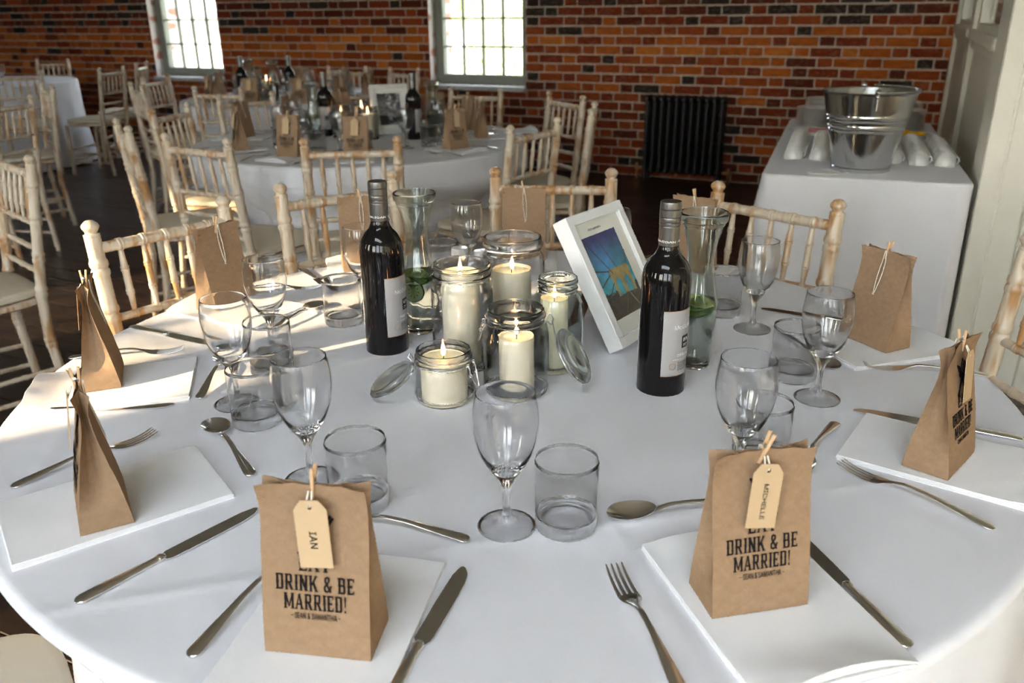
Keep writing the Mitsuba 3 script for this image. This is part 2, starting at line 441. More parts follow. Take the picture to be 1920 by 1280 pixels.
for a, b in holes:
    put(wr + '__dado_rail', P(cat([bx(a, b, -0.012, 0.088, 1.165, 1.215, 0.006), bx(a, b, 0.008, 0.06, 1.12, 1.17, 0.006)]), 'cream_paint'), WP)
    n = int(round((b - a) / 0.078))
    for i in range(n):
        x0, x1 = a + (b - a) * i / n, a + (b - a) * (i + 1) / n
        put(wr + '__board', P(bx(x0 + .001, x1 - .001, 0.026, 0.045, 0.13, 1.13, 0.004), 'cream_paint'), WP)
    for i in range(1):
        x0, x1 = a, b
        put(wr + '__pane_frame', P(cat([bx(x0, x0 + .05, .025, .085, 1.21, 2.55, .004), bx(x1 - .05, x1, .025, .085, 1.21, 2.55, .004), bx(x0 + .05, x1 - .05, .025, .08, 1.21, 1.245, .004)]), 'cream_paint'), WP)
        m = trimesh.Trimesh([[x0 + .05, .05, 1.245], [x1 - .05, .05, 1.245], [x1 - .05, .05, 2.55], [x0 + .05, .05, 2.55]], [[0, 1, 2], [0, 2, 3]], process=False)
        put(wr + '__pane', P(m, 'pane_glass'), WP)
# the boarded end of the partition, turning right
WE = frame_m([A[0], A[1], 0], [UW[0], UW[1], 0], [NW[0], NW[1], 0], [0, 0, 1])
we = struct('wall_end', P(bx(0.0, 1.9, 0.012, 0.1, 0, CEIL), 'cream_paint'), WE)
x, i = 0.0, 0
while x < 1.85:
    w = 0.066 if i == 0 else 0.083
    put(we + '__board', P(bx(x + (0 if i == 0 else .0012), x + w - .0012, 0, 0.016, 0, CEIL - .02, 0.0045), 'cream_paint'), WE)
    x += w
    i += 1
q = A + UW * 1.85
WS = frame_m([q[0], q[1], 0], [-NW[0], -NW[1], 0], [UW[0], UW[1], 0], [0, 0, 1])
struct('wall_side', P(bx(-0.1, VR - 3.7, 0, 0.1, 0, CEIL), 'cream_paint'), WS)
struct('trim_1', P(bx(0, 6.2, -0.02, 0.0, 0, 0.16, 0.004), 'cream_paint'), WS)
# the unlit room beyond the partition's panes
struct('wall_beyond', P(bx(3.1, 3.2, -4.2, 0.4, 0.0, CEIL), 'plaster'), WB)

# ---------------------------------------------------------------- outdoors
struct('ground', P(bx(-60, 60, 0.45, 90, -0.9, -0.6), 'grass'), WB)
def plant(name, u, d, h, r, n, leaf, label, catg, seed, trunk=0.35):
    rg = np.random.default_rng(seed)
    key = thing(name, label, catg)
    at = WB @ M(u, d, -0.6)
    v, f = [], []
    dirs = rg.normal(size=(n, 3))
    dirs /= np.linalg.norm(dirs, axis=1, keepdims=True)
    rad = rg.uniform(0.35, 1, n) ** 0.5
    lump = 0.7 + 0.5 * meshkit.noise(dirs * 2.2 + seed, seed)
    c = dirs * (rad * lump)[:, None] * [r, r, h * (1 - trunk) / 2] + [0, 0, h * (1 + trunk) / 2]
    a = rg.normal(size=(n, 3)); a /= np.linalg.norm(a, axis=1, keepdims=True)
    b = np.cross(a, rg.normal(size=(n, 3))); b /= np.linalg.norm(b, axis=1, keepdims=True)
    s = r * 0.09
    q = np.stack([c - a * s, c + b * s * .5, c + a * s, c - b * s * .5], 1)
    fi = np.arange(n)[:, None] * 4
    put(key + '__foliage', P(trimesh.Trimesh(q.reshape(-1, 3), np.vstack([fi + [0, 1, 2], fi + [0, 2, 3]]), process=False), leaf), at)
    st = [tube([[0, 0, 0], [0.02, 0.03, h * trunk * .6], [0.05, 0, h * .7]], [r * .07, r * .055, r * .02], 7)]
    for i in range(5):
        e = dirs[i] * [r * .7, r * .7, 0] + [0, 0, h * (0.5 + 0.08 * i)]
        st.append(tube([[0.02, 0.02, h * trunk * (.4 + .1 * i)], e], [r * .03, r * .012], 5))
    put(key + '__trunk', P(cat(st), 'bark'), at)
for a in [('shrub', -9.6, 5.5, 2.2, 1.3, 1500, 'leaf_yellow', 'pale yellow green shrub outside the left window', 'shrub', 1, 0.1),
          ('tree', -13.5, 15, 4.4, 2.8, 2200, 'leaf', 'rounded green tree far outside the left window', 'tree', 2, 0.25),
          ('shrub', -5.4, 5.0, 2.3, 1.1, 1500, 'leaf', 'green shrub low outside the right window', 'shrub', 3, 0.05),
          ('tree', -5.9, 12, 5.5, 3.2, 2600, 'leaf_yellow', 'broad pale tree outside the right window', 'tree', 4, 0.2)]:
    plant(*a)

# ---------------------------------------------------------------- tables
TT = 0.755
def round_table(cx, cy, label, clabel, bs, seed, seats=(), top_r=0.775, edge=0.012):
    t = thing('dining_table', label, 'table')
    at = M(cx, cy)
    put(t + '__tabletop', P(trimesh.creation.cylinder(0.762, 0.02, sections=64, transform=M(0, 0, TT - 0.014)), 'strut_board'), at)
    for i in range(4):
        a = PI / 4 + i * PI / 2
        put(t + '__leg', P(tube([[.45 * math.cos(a), .45 * math.sin(a), 0], [.5 * math.cos(a), .5 * math.sin(a), TT - .03]], 0.014, 8), 'wire'), at)
    r = np.random.default_rng(seed)
    n = 300
    th = np.arange(n) * 2 * PI / n
    ph = r.uniform(0, 2 * PI, 5)
    fold = sum(a * np.cos(k_ * th + p_) for a, k_, p_ in zip((.35, .3, .25, .2, .12), (9, 13, 17, 22, 31), ph))
    rows = []
    for rr in [0.0001, .1, .2, .3, .4, .5, .6, .68, .73, .76]:
        rows.append(np.stack([rr * np.cos(th), rr * np.sin(th), np.full(n, TT)], -1))
    for b in np.linspace(0, PI / 2, 6):
        rr = top_r - edge + edge * math.sin(b) + 0.006
        rows.append(np.stack([rr * np.cos(th), rr * np.sin(th), np.full(n, TT - edge + edge * math.cos(b))], -1))
    for s in np.linspace(0.03, 1, 16):
        z = TT - edge - s * (TT - edge - 0.015)
        rr = top_r + 0.006 + 0.012 * s + (0.03 * s + 0.03 * s * s) * (fold + 0.5)
        for sa, sr, *sz in seats:                     # the cloth is pushed in where a seat stands under it
            d = np.abs((th - math.radians(sa) + PI) % (2 * PI) - PI)
            k_ = np.clip((0.52 - d) / 0.14, 0, 1)
            k_ = k_ * k_ * (3 - 2 * k_) * min(1.0, max(0.0, ((sz[0] if sz else 0.63) - z) / 0.12))
            rr = rr * (1 - k_) + np.minimum(rr, sr - 0.445) * k_
        rows.append(np.stack([rr * np.cos(th), rr * np.sin(th), np.full(n, z)], -1))
    c = put('tablecloth', P(grid(np.array(rows), True), bs, True), at)
    tell(c, clabel, 'tablecloth')
round_table(0.0, 1.30, 'round table under the nearest white cloth', 'white cloth on the nearest round table, laid with bags and candles', 'linen_main', 1, [(143, 1.0), (115, 1.08), (84, 1.09), (51, .985), (7.7, 1.045), (214, 1.10, .735)])
round_table(-0.70, 4.10, 'round table under the second white cloth', 'white cloth on the second round table, behind the nearest one', 'linen', 2, [(-83, 1.06), (-114.6, 1.07), (-149.5, 1.04), (170.5, .97), (-38, 1.02), (-1, 1.09), (32, 1.10), (60, 1.10), (105.4, 1.06), (132.7, 1.03)])
round_table(-1.55, 6.30, 'round table under the cloth nearest the windows', 'white cloth on the third round table, in front of the left window', 'linen', 3, [(-104.2, .95), (-145.4, 1.06), (170.3, 1.07), (48.8, 1.06), (80.2, 1.12)])
round_table(-4.85, 8.15, 'round table under the cloth at far left', 'white cloth on the farthest table at the left edge', 'linen', 4, [(79.7, 1.01)])
round_table(-4.18, 4.98, 'round table under the cloth at the left edge', 'white cloth hanging low between chairs at the left edge', 'linen', 5)
T2, T3 = (-0.70, 4.10), (-1.55, 6.30)

# ---------------------------------------------------------------- chairs
def bamboo(r, nodes, taper=1.0):
    """Radius profile with turned rings at the nodes."""
    ts = sorted({0.0, 1.0, *[n + d for n in nodes for d in (-.028, -.022, -.016, -.006, 0, .006, .016, .022, .028)]})
    ts = [t for t in ts if 0 <= t <= 1]
    out = []
    for t in ts:
        k = 1.0
        for n in nodes:
            d = abs(t - n)
            if d < 0.001: k = 0.98
            elif d < 0.018: k = 1.16
        out.append((t, r * k * (1 + (taper - 1) * t)))
    return out
W2, LEAN = 0.163, 0.055
def chair_meshes():
    d = {}
    def back_pt(x, z):
        return [x, 0.165 + LEAN * max(0, z - 0.42) / 0.46 + 0.03 * max(0, (0.3 - z) / 0.3), z]
    for s, nm in ((-1, 'L'), (1, 'R')):
        pts, rad = [], []
        for t, r_ in bamboo(0.0172, [.05, .33, .53, .66, .80, .915]):
            z = t * 0.878
            pts.append(back_pt(s * W2, z)); rad.append(r_ * (0.82 + 0.18 * min(1, t / .4)))
        m = tube(pts, rad, 12)
        kn = lathe(fine([(0.0, 0.036), (0.009, 0.0345), (0.0175, 0.026), (0.0178, 0.019), (0.0125, 0.010), (0.0145, 0.004), (0.017, 0.0), (0.0, 0.0)], 3), 14)
        kn.apply_translation(back_pt(s * W2, 0.872))
        d['post' + nm] = cat([m, kn])
        fr = [(s * 0.185, -0.19, z) for z in (0, .12, .3, .44)]
        d['leg' + nm] = turned((s * 0.178, -0.195, 0), (s * 0.185, -0.18, 0.43), [(t, r_ * 0.95) for t, r_ in bamboo(0.0165, [.2, .5, .82])], 12)
        d['side' + nm] = turned((s * 0.178, -0.19, .19), (s * W2, 0.175, .19), bamboo(0.0085, [.3, .7]), 8)
        d['sidelow' + nm] = turned((s * 0.178, -0.19, .11), (s * W2, 0.18, .11), bamboo(0.0085, [.3, .7]), 8)
    xs = np.linspace(-W2, W2, 7)[1:-1]
    nodes = [(x + W2) / (2 * W2) for x in xs]
    d['top'] = turned(back_pt(-W2, .845), back_pt(W2, .845), bamboo(0.0128, nodes), 12)
    for nm, z in (('mid', .688), ('low', .605), ('low2', .53)):
        d[nm] = turned(back_pt(-W2, z), back_pt(W2, z), bamboo(0.0092, nodes if nm == 'mid' else [.25, .5, .75]), 10)
    sp = []
    prof = [(0, .0052), (.08, .0062), (.28, .0078), (.295, .0096), (.31, .0096), (.325, .008), (.34, .0096), (.355, .0096), (.37, .0082), (.64, .0082), (.66, .0096), (.675, .0096), (.69, .008), (.705, .0096), (.72, .0096), (.735, .0078), (.93, .006), (1, .005)]
    d['spindles'] = [turned(back_pt(x, .838), back_pt(x, .692), prof, 9) for x in xs]
    d['front'] = turned((-.178, -.192, .22), (.178, -.192, .22), bamboo(.0085, [.3, .5, .7]), 8)
    d['front2'] = turned((-.178, -.193, .13), (.178, -.193, .13), bamboo(.0085, [.3, .5, .7]), 8)
    def slab(hw, hd, z0, z1, dome, yc, e=5.0, rnd=.5):
        th = np.arange(48) * 2 * PI / 48
        c, s = np.cos(th), np.sin(th)
        sx, sy = np.sign(c) * np.abs(c) ** (2 / e), np.sign(s) * np.abs(s) ** (2 / e)
        rows = []
        zz = [(0.0, z0, .0), (0.93, z0, 0), (1.0, z0 + (z1 - z0) * .25, 0), (1.0, z0 + (z1 - z0) * .6, 0), (0.975, z0 + (z1 - z0) * .85, 0), (.92, z1, 0), (.6, z1 + dome * .7, 0), (0.0, z1 + dome, 0)]
        for k_, z, _ in zz:
            k_ = max(k_, 1e-4)
            wid = hw * (1 - 0.10 * (sy * k_ + 1) / 2)
            rows.append(np.stack([wid * sx * k_, yc + hd * sy * k_, np.full(48, z)], -1))
        return grid(np.array(rows), True)
    d['frame'] = slab(.190, .195, .418, .446, 0, -.01)
    d['cushion'] = slab(.193, .198, .446, .478, .014, -.012, 4.5)
    return d
CH = chair_meshes()
CS = {k: P(m, 'cushion' if k == 'cushion' else 'limewood', 42) for k, m in CH.items() if k != 'spindles'}
SPN = [P(m, 'limewood', 50) for m in CH['spindles']]
def chair(x, y, face, label, group):
    """x, y: the middle of the top rail on the floor plan; face: the direction the sitter looks, degrees."""
    t = thing('banquet_chair', label, 'chair', group)
    a = math.radians(face)
    off = 0.165 + LEAN
    at = M(x + off * math.cos(a), y + off * math.sin(a), 0, face + 90)
    for nm, part in (('postL', 'back_post'), ('postR', 'back_post'), ('legL', 'front_leg'), ('legR', 'front_leg'), ('top', 'top_rail'), ('mid', 'back_rail'), ('low', 'back_rail'), ('low2', 'back_rail'),
                     ('sideL', 'stretcher'), ('sideR', 'stretcher'), ('sidelowL', 'stretcher'), ('sidelowR', 'stretcher'), ('front', 'stretcher'), ('front2', 'stretcher'), ('frame', 'seat_frame'), ('cushion', 'seat_cushion')):
        put(t + '__' + part, CS[nm], at)
    for s in SPN:
        put(t + '__spindle', s, at)
    return t
G1, G2, G3 = 'limewashed chairs at the nearest table', 'limewashed chairs at the second table', 'limewashed chairs further back'
def face_to(x, y, c):
    return math.degrees(math.atan2(c[1] - y, c[0] - x))
for x, y, f, l, g in [
    (-0.80, 1.905, -39, 'sunlit limewashed chair at the left of the nearest table, behind a plain kraft bag', G1),
    (-0.465, 2.28, -55, 'limewashed chair behind the left wine bottle at the nearest table', G1),
    (0.12, 2.385, 264, 'limewashed chair behind the candle jars at the nearest table', G1),
    (0.645, 2.045, 223, 'limewashed chair in front of the white buffet cloth', G1),
    (1.035, 1.44, 188, 'limewashed chair cut off by the right edge beside the cream boards', G1),
    (-0.94, 0.64, 35, 'limewashed chair with its cream seat corner at the lower left edge', G1),
    (-0.565, 3.05, 97, 'limewashed chair with its back to the nearest table, in front of the second table', G2),
    (-1.145, 3.13, 60, 'limewashed chair at the left front of the second table', G2),
    (-1.60, 3.57, 31, 'sunlit limewashed chair seen edge on, left of the second table', G2),
    (-1.66, 4.26, -9, 'limewashed chair at the left of the second table, behind the edge on chair', G2),
    (0.10, 3.475, 143, 'limewashed chair at the right front of the second table, behind the candle jars', G2),
    (0.39, 4.08, 172, 'limewashed chair seen edge on at the right of the second table', G2),
    (0.30, 4.70, 210, 'limewashed chair at the right rear of the second table, against the bricks', G2),
    (-0.20, 5.13, 245, 'limewashed chair under the sill of the right window', G2),
    (-0.94, 5.17, -77, 'limewashed chair behind the candles of the second table', G2),
    (-1.47, 4.88, -45, 'limewashed chair at the left rear of the second table, seen edge on among glasses', G2),
    (-1.79, 5.38, 74, 'limewashed chair in front of the table nearest the windows', G3),
    (-2.42, 5.70, 35, 'limewashed chair left of the table nearest the windows, in front', G3),
    (-2.60, 6.48, -10, 'limewashed chair left of the table nearest the windows, below the left window frame', G3),
    (-0.85, 7.10, 229, 'limewashed chair with a bright top rail, against the wall between the windows', G3),
    (-1.36, 7.40, 260, 'limewashed chair behind the candles of the third table', G3),
    (-3.96, 7.13, 118, 'limewashed chair turned away at the far left, in front of the draped cloth', G3),
    (-3.42, 7.62, 168, 'limewashed chair facing left beside the far left cloth, with shining rails', G3),
    (-3.46, 8.35, 186, 'limewashed chair beyond the shining railed chair at far left', G3),
    (-4.70, 9.15, 268, 'limewashed chair against the bricks behind the far left cloth', G3),
    (-2.72, 4.78, 172, 'limewashed chair seen edge on at the left edge, its legs on the dark floor', G3),
    (-1.64, 2.82, 226, 'limewashed chair at the left edge, nearest of the chairs facing away', G3),
    (-3.02, 5.75, 218, 'limewashed chair at the left edge behind the edge on chair', G3)]:
    chair(x, y, f, l, g)

# ---------------------------------------------------------------- glassware
gob_out = fine([(0.0, 0.0), (0.030, 0.0), (0.0338, 0.0008), (0.0342, 0.002), (0.030, 0.0036), (0.016, 0.0062), (0.0085, 0.011), (0.0052, 0.019), (0.0043, 0.030), (0.0043, 0.044), (0.0062, 0.055), (0.0115, 0.066), (0.0200, 0.079), (0.0285, 0.095), (0.0346, 0.115), (0.0372, 0.136), (0.0362, 0.154), (0.0334, 0.1715)], 3)
gob_in = fine([(0.0325, 0.1722), (0.0351, 0.154), (0.0360, 0.136), (0.0333, 0.115), (0.0270, 0.0965), (0.0180, 0.0825), (0.0085, 0.0755), (0.0, 0.0735)], 3)
def pieces(profile, cuts, n=56, fn=None, smooth=50):
    """One closed turned surface in pieces: cuts = [(name, material, test(r, z))]; every face goes to the first that holds."""
    m = lathe(profile, n, fn)
    v, f, nn = meshkit.arrays(m, smooth)
    c = v[f].mean(1)
    rad = np.hypot(c[:, 0], c[:, 1])
    left = np.ones(len(f), bool)
    out = []
    for name, bs, test in cuts:
        on = left & np.array([bool(test(a_, b_)) for a_, b_ in zip(rad, c[:, 2])])
        left &= ~on
        if on.any():
            ids, inv = np.unique(f[on], return_inverse=True)
            path = meshkit.write_ply((v[ids], inv.reshape(-1, 3)), True, normals=nn[ids])
            out.append((name, {'type': 'ply', 'filename': path, 'face_normals': False, 'bsdf': {'type': 'ref', 'id': bs}}))
    return out
def put_pieces(t, ps, at):
    for name, sh in ps:
        put(t + '__' + name, sh, at)
GOBLET = pieces(gob_out + gob_in, [('rim', 'clear_glass', lambda r, z: z > .1702), ('foot', 'clear_glass', lambda r, z: z < .012), ('stem', 'clear_glass', lambda r, z: z < .0735), ('bowl', 'clear_wall', lambda r, z: True)])
tum_out = fine([(0.0, 0.0), (0.030, 0.0), (0.0348, 0.0022), (0.0358, 0.007), (0.0362, 0.03), (0.0368, 0.0855)], 3)
tum_in = fine([(0.0362, 0.0864), (0.0355, 0.0855), (0.0348, 0.03), (0.0338, 0.020), (0.028, 0.0155), (0.0, 0.0145)], 3)
TUMBLER = pieces(tum_out + tum_in, [('rim', 'clear_glass', lambda r, z: z > .0845), ('base', 'clear_glass', lambda r, z: z < .0185), ('wall', 'clear_wall', lambda r, z: True)], smooth=40)
def goblet(x, y, label, group='wine glasses on the nearest table'):
    put_pieces(thing('wine_glass', label, 'wine glass', group), GOBLET, M(x, y, TT))
def tumbler(x, y, label, group='tumblers on the nearest table'):
    put_pieces(thing('tumbler', label, 'tumbler', group), TUMBLER, M(x, y, TT))
for x, y, l in [(-.008, .842, 'empty wine glass at front centre, beside a tumbler'), (-.260, .950, 'empty wine glass behind the front left kraft bag'), (-.425, 1.182, 'empty wine glass at left, in front of another wine glass'),
                (-.425, 1.396, 'empty wine glass at left, in front of the plain bag by the sunlit chair'), (-.297, 1.625, 'empty wine glass just left of the left wine bottle neck'), (-.098, 1.838, 'empty wine glass behind the salt shaker'),
                (.452, 1.488, 'empty wine glass right of the right carafe'), (.470, 1.182, 'empty wine glass left of the right hand plain bag'), (.284, .934, 'empty wine glass behind the front right kraft bag'), (.218, 1.755, 'wine glass mostly hidden behind the photo frame')]:
    goblet(x, y, l)
for x, y, l in [(.061, .8415, 'tumbler at front centre, right of a wine glass'), (-.188, .894, 'tumbler behind the front left kraft bag'), (-.376, 1.119, 'tumbler between two wine glasses at left front'), (-.404, 1.310, 'tumbler under the wine glass by the left plain bag'),
                (-.327, 1.547, 'tumbler left of the left wine bottle'), (-.155, 1.824, 'tumbler behind the left carafe'), (.417, 1.58, 'tumbler right of the right carafe'), (.457, 1.265, 'tumbler behind a wine glass at right'), (.326, .986, 'tumbler behind the front right kraft bag')]:
    tumbler(x, y, l)

# ---------------------------------------------------------------- lettering
def condensed(ch):
    """Condensed slab letters with a spur half way up each stem; unit height."""
    t, hb = .135, .085
    def stem(x, y0=0, y1=1, spur=True):
        s = [sbox(x, y0, x + t, y1), sbox(x - .05, y0, x + t + .05, y0 + .055), sbox(x - .05, y1 - .055, x + t + .05, y1)]
        if spur:
            ym = (y0 + y1) / 2
            s.append(Polygon([(x - .045, ym), (x, ym - .06), (x + t, ym - .06), (x + t + .045, ym), (x + t, ym + .06), (x, ym + .06)]))
        return union_all(s)
    def bowl(x0, x1, y0, y1):
        o = sbox(x0 - .2, y0, x1, y1).buffer(-.09).buffer(.09)
        i = sbox(x0 - .2, y0 + hb, x1 - t, y1 - hb).buffer(-.04).buffer(.04)
        return o.difference(i).intersection(sbox(x0, y0, x1 + .1, y1))
    s0 = .05
    if ch == 'I': return union_all([stem(s0)]), .24
    if ch == 'D': return union_all([stem(s0), bowl(s0 + t / 2, .52, 0, 1)]), .56
    if ch == 'B': return union_all([stem(s0), bowl(s0 + t / 2, .49, .47, 1), bowl(s0 + t / 2, .52, 0, .55)]), .56
    if ch == 'R': return union_all([stem(s0), bowl(s0 + t / 2, .50, .44, 1), Polygon([(.22, .48), (.36, .48), (.55, .055), (.40, .055)]), sbox(.38, 0, .60, .055), Polygon([(.40, .055), (.55, .055), (.57, 0), (.42, 0)])]), .61
    if ch == 'K': return union_all([stem(s0), Polygon([(.17, .46), (.24, .38), (.55, .96), (.43, .96)]), Polygon([(.24, .52), (.37, .60), (.58, .03), (.43, .03)]), sbox(.38, .945, .60, 1), sbox(.40, 0, .62, .055)]), .63
    if ch == 'N': return union_all([stem(s0, spur=False), stem(.42, spur=False), Polygon([(s0, 1), (s0 + .15, 1), (.42 + t, 0), (.42 + t - .15, 0)])]), .61
    if ch == 'E': return union_all([stem(s0), sbox(.1, 0, .46, hb), sbox(.1, 1 - hb, .46, 1), sbox(.1, .46, .36, .54), sbox(.41, 0, .47, .22), sbox(.41, .78, .47, 1), sbox(.32, .40, .37, .60)]), .51
    if ch == 'T': return union_all([stem(.21), sbox(.02, 1 - hb, .53, 1), sbox(.0, .76, .07, 1), sbox(.48, .76, .55, 1)]), .56
    if ch == 'M': return union_all([stem(s0, spur=False), stem(.60, spur=False), Polygon([(s0, 1), (s0 + .15, 1), (.43, .12), (.36, .12)]), Polygon([(.735, 1), (.61, 1), (.36, .12), (.43, .12)])]), .79
    if ch == 'A': return union_all([Polygon([(.02, 0), (.10, 0), (.30, .96), (.26, 1)]), Polygon([(.24, 1), (.36, 1), (.58, 0), (.43, 0)]), sbox(.12, .28, .46, .36), sbox(-.02, 0, .17, .055), sbox(.38, 0, .63, .055)]), .62
    if ch == '!': return union_all([Polygon([(.06, 1), (.19, 1), (.145, .30), (.105, .30)]), sbox(.07, 0, .18, .14)]), .26
    if ch == '&':
        o = [LineString([(.50, .02), (.12, .72), (.14, .90), (.26, .97), (.38, .90), (.38, .74), (.08, .36), (.08, .14), (.22, .04), (.40, .14), (.52, .44)]).buffer(.055, cap_style=2)]
        return union_all(o), .60
    return sbox(0, 0, .01, .01), .26
def line_of(text, width, height):
    """The line as one shapely shape, centred on x = 0, its foot at y = 0."""
    out, x = [], 0.0
    for c in text:
        if c == ' ':
            x += .30
            continue
        g, w = condensed(c)
        out.append(affinity.translate(g, x, 0))
        x += w + .075
    s = union_all(out)
    return affinity.translate(affinity.scale(s, width / (x - .075), height, origin=(0, 0)), -width / 2, 0)
def plain_text(text, width, height, bold=True):
    m = meshkit.text_mesh(text, height, 0.00025, bold)
    lo, hi = m.bounds
    m.apply_translation([-(lo[0] + hi[0]) / 2, 0, 0])
    m.apply_scale([width / (hi[0] - lo[0]), 1, 1])
    return m

# ---------------------------------------------------------------- favour bags
BW, BD, BL = 0.102, 0.0275, 0.166
def bag_d(x, t):
    """Half depth of the bag at height t (0..1)."""
    body = BD * (1 - np.clip((t - 0.02) / 0.86, 0, 1) ** 1.15)
    return body + 0.0012 + 0.0085 * np.clip((t - .70) / .30, 0, 1) ** 2 * (np.abs(x) / (BW / 2)) ** 2
def bag_mesh(seed, lump=0.0012):
    ts = np.concatenate([[0, .04, .09, .14, .18, .22], np.linspace(.27, .92, 14), [.96, 1.0]])
    rows = []
    nx = 10
    xs = np.linspace(-BW / 2, BW / 2, nx)
    for t in ts:
        z = t * BL
        d = bag_d(xs, t)
        ring = [[x, -dd, z] for x, dd in zip(xs, d)]
        de = bag_d(np.array([BW / 2]), t)[0]
        g = math.sqrt(max(BD ** 2 - min(de, BD) ** 2, 0)) * float(np.clip((t - .10) / .22, 0, 1))
        right = [[BW / 2 - g * k_, -de * (1 - k_), z] for k_ in (.5, 1.0)] + [[BW / 2 - g * .5, de * .5, z]]
        ring += right
        ring += [[x, dd, z] for x, dd in zip(xs[::-1], d[::-1])]
        ring += [[-x, -y_, z] for x, y_, _ in right]
        rows.append(ring)
    V = np.array(rows)
    nz = meshkit.fbm(V * [38, 38, 30] + seed * 9.1, 3, seed) - 0.5
    V[..., 1] += nz * lump * 2.2 * np.sin(np.clip(V[..., 2:3][..., 0] / BL, 0, 1) * PI * .5 + .25)
    V[-1, :, 2] += 0.0012 * ((np.arange(V.shape[1]) % 2) - .5)
    m = grid(V, True)
    c = len(m.vertices)
    n0 = V.shape[1]
    base = trimesh.Trimesh(np.vstack([V[0], V[0].mean(0, keepdims=True)]), [[(i + 1) % n0, i, n0] for i in range(n0)], process=False)
    return cat([m, base])
BAGS = [P(bag_mesh(i), 'kraft', 28) for i in range(4)]
def on_front(m, off=0.0009):
    """Bends a flat mesh (x across, y up the front) onto the bag's printed side."""
    v = np.array(m.vertices)
    t = v[:, 1] / BL
    depth = v[:, 2].copy()
    v2 = np.stack([v[:, 0], -bag_d(v[:, 0], t) - off - depth, v[:, 1]], -1)
    return trimesh.Trimesh(v2, m.faces[:, ::-1] if False else m.faces, process=False)
def fork_icon():
    tines = [sbox(x, .62, x + .05, 1) for x in (-.16, -.055, .05, .155 - .05 + .005)]
    return union_all(tines + [sbox(-.16, .52, .16, .64).buffer(.03), Polygon([(-.05, .52), (.05, .52), (.03, .2), (.07, 0), (-.07, 0), (-.03, .2)])])
def knife_icon():
    return union_all([Polygon([(-.02, .42), (.09, .42), (.10, .85), (.0, 1.0), (-.03, .98)]), Polygon([(-.03, .42), (.04, .42), (.07, 0), (-.06, 0)])])
ic = union_all([affinity.translate(affinity.rotate(affinity.scale(fork_icon(), .048, .048, origin=(0, 0)), -33, origin=(0, 0)), -.0135, .098), affinity.translate(affinity.rotate(affinity.scale(knife_icon(), .048, .048, origin=(0, 0)), 33, origin=(0, 0)), .0135, .098)])
PRINT = union_all([affinity.translate(line_of('EAT', .030, .0145), 0, .0835), affinity.translate(line_of('DRINK & BE', .0745, .0150), 0, .0645), affinity.translate(line_of('MARRIED!', .0600, .0150), 0, .0465), ic])
small = plain_text('SEAN & SAMANTHA', .0400, .0056, False)
small.apply_translation([0, .0375, 0])
dash = flat(union_all([sbox(-.0235, .0400, -.0215, .0404), sbox(.0215, .0400, .0235, .0404)]), .00025)
def densify(m, e):
    v, f = trimesh.remesh.subdivide_to_size(m.vertices, m.faces, e)
    return trimesh.Trimesh(v, f, process=False)
LETTERS = P(on_front(densify(cat([flat(PRINT, .00025), small, dash]), 0.012)), 'ink')
tag_shape = Polygon([(-.0155, 0), (.0155, 0), (.0155, .056), (.0085, .065), (-.0085, .065), (-.0155, .056)]).difference(Point(0, .0585).buffer(.0021))
TAG = P(xf(flat(tag_shape, .0006), rotm([1, 0, 0], 90)), 'kraft_tag')
def tag_text(text, size, length):
    m = plain_text(text, length, size)
    m.apply_translation([0, -size / 2, 0])
    m.apply_transform(rotm([0, 0, 1], -90))
    m.apply_translation([0, .027, .0])
    return xf(m, rotm([1, 0, 0], 90))
def peg_mesh():
    a = bx(-.0016, .0016, -.0040, -.0008, -.014, .019, .0005)
    b = bx(-.0016, .0016, .0008, .0040, -.014, .019, .0005)
    return cat([xf(a, rotm([1, 0, 0], 6)), xf(b, rotm([1, 0, 0], -6))])
PEG = P(peg_mesh(), 'peg_wood')
SPRING = P(tube([[0.0022 * math.cos(q_), 0.0042 * math.sin(q_), .002 + q_ * .00025] for q_ in np.linspace(0, 6 * PI, 40)], .0005, 5), 'wire')
def string_back(seed):
    r = np.random.default_rng(seed)
    bend = r.uniform(-.010, .010)
    out = []
    for s in (-1, 1):
        pts = [[0.001 * s + bend * q_ + .003 * s * math.sin(q_ * PI), 0.0042 + bag_d(np.array([0.]), 1 - .44 * q_)[0] + .001, BL * (1.0 - .44 * q_)] for q_ in np.linspace(-.02, 1, 9)]
        out.append(tube(pts, .0008, 5))
    e = np.array(pts[-1])
    for k_ in range(4):
        out.append(tube([e, e + [(k_ - 1.5) * .0016, .0004, -.004]], [.0006, .0003], 4))
    return cat(out)
STRINGS = [P(string_back(i), 'twine', True) for i in range(4)]
LOOP = P(tube([[.0014, -.006, BL - .004], [.0022, -.0095, BL - .010], [.0012, -.0125, BL - .0165], [-.0012, -.0125, BL - .0165], [-.0022, -.0095, BL - .010], [-.0014, -.006, BL - .004]], .0009, 6), 'twine', True)
TEXTS = {}
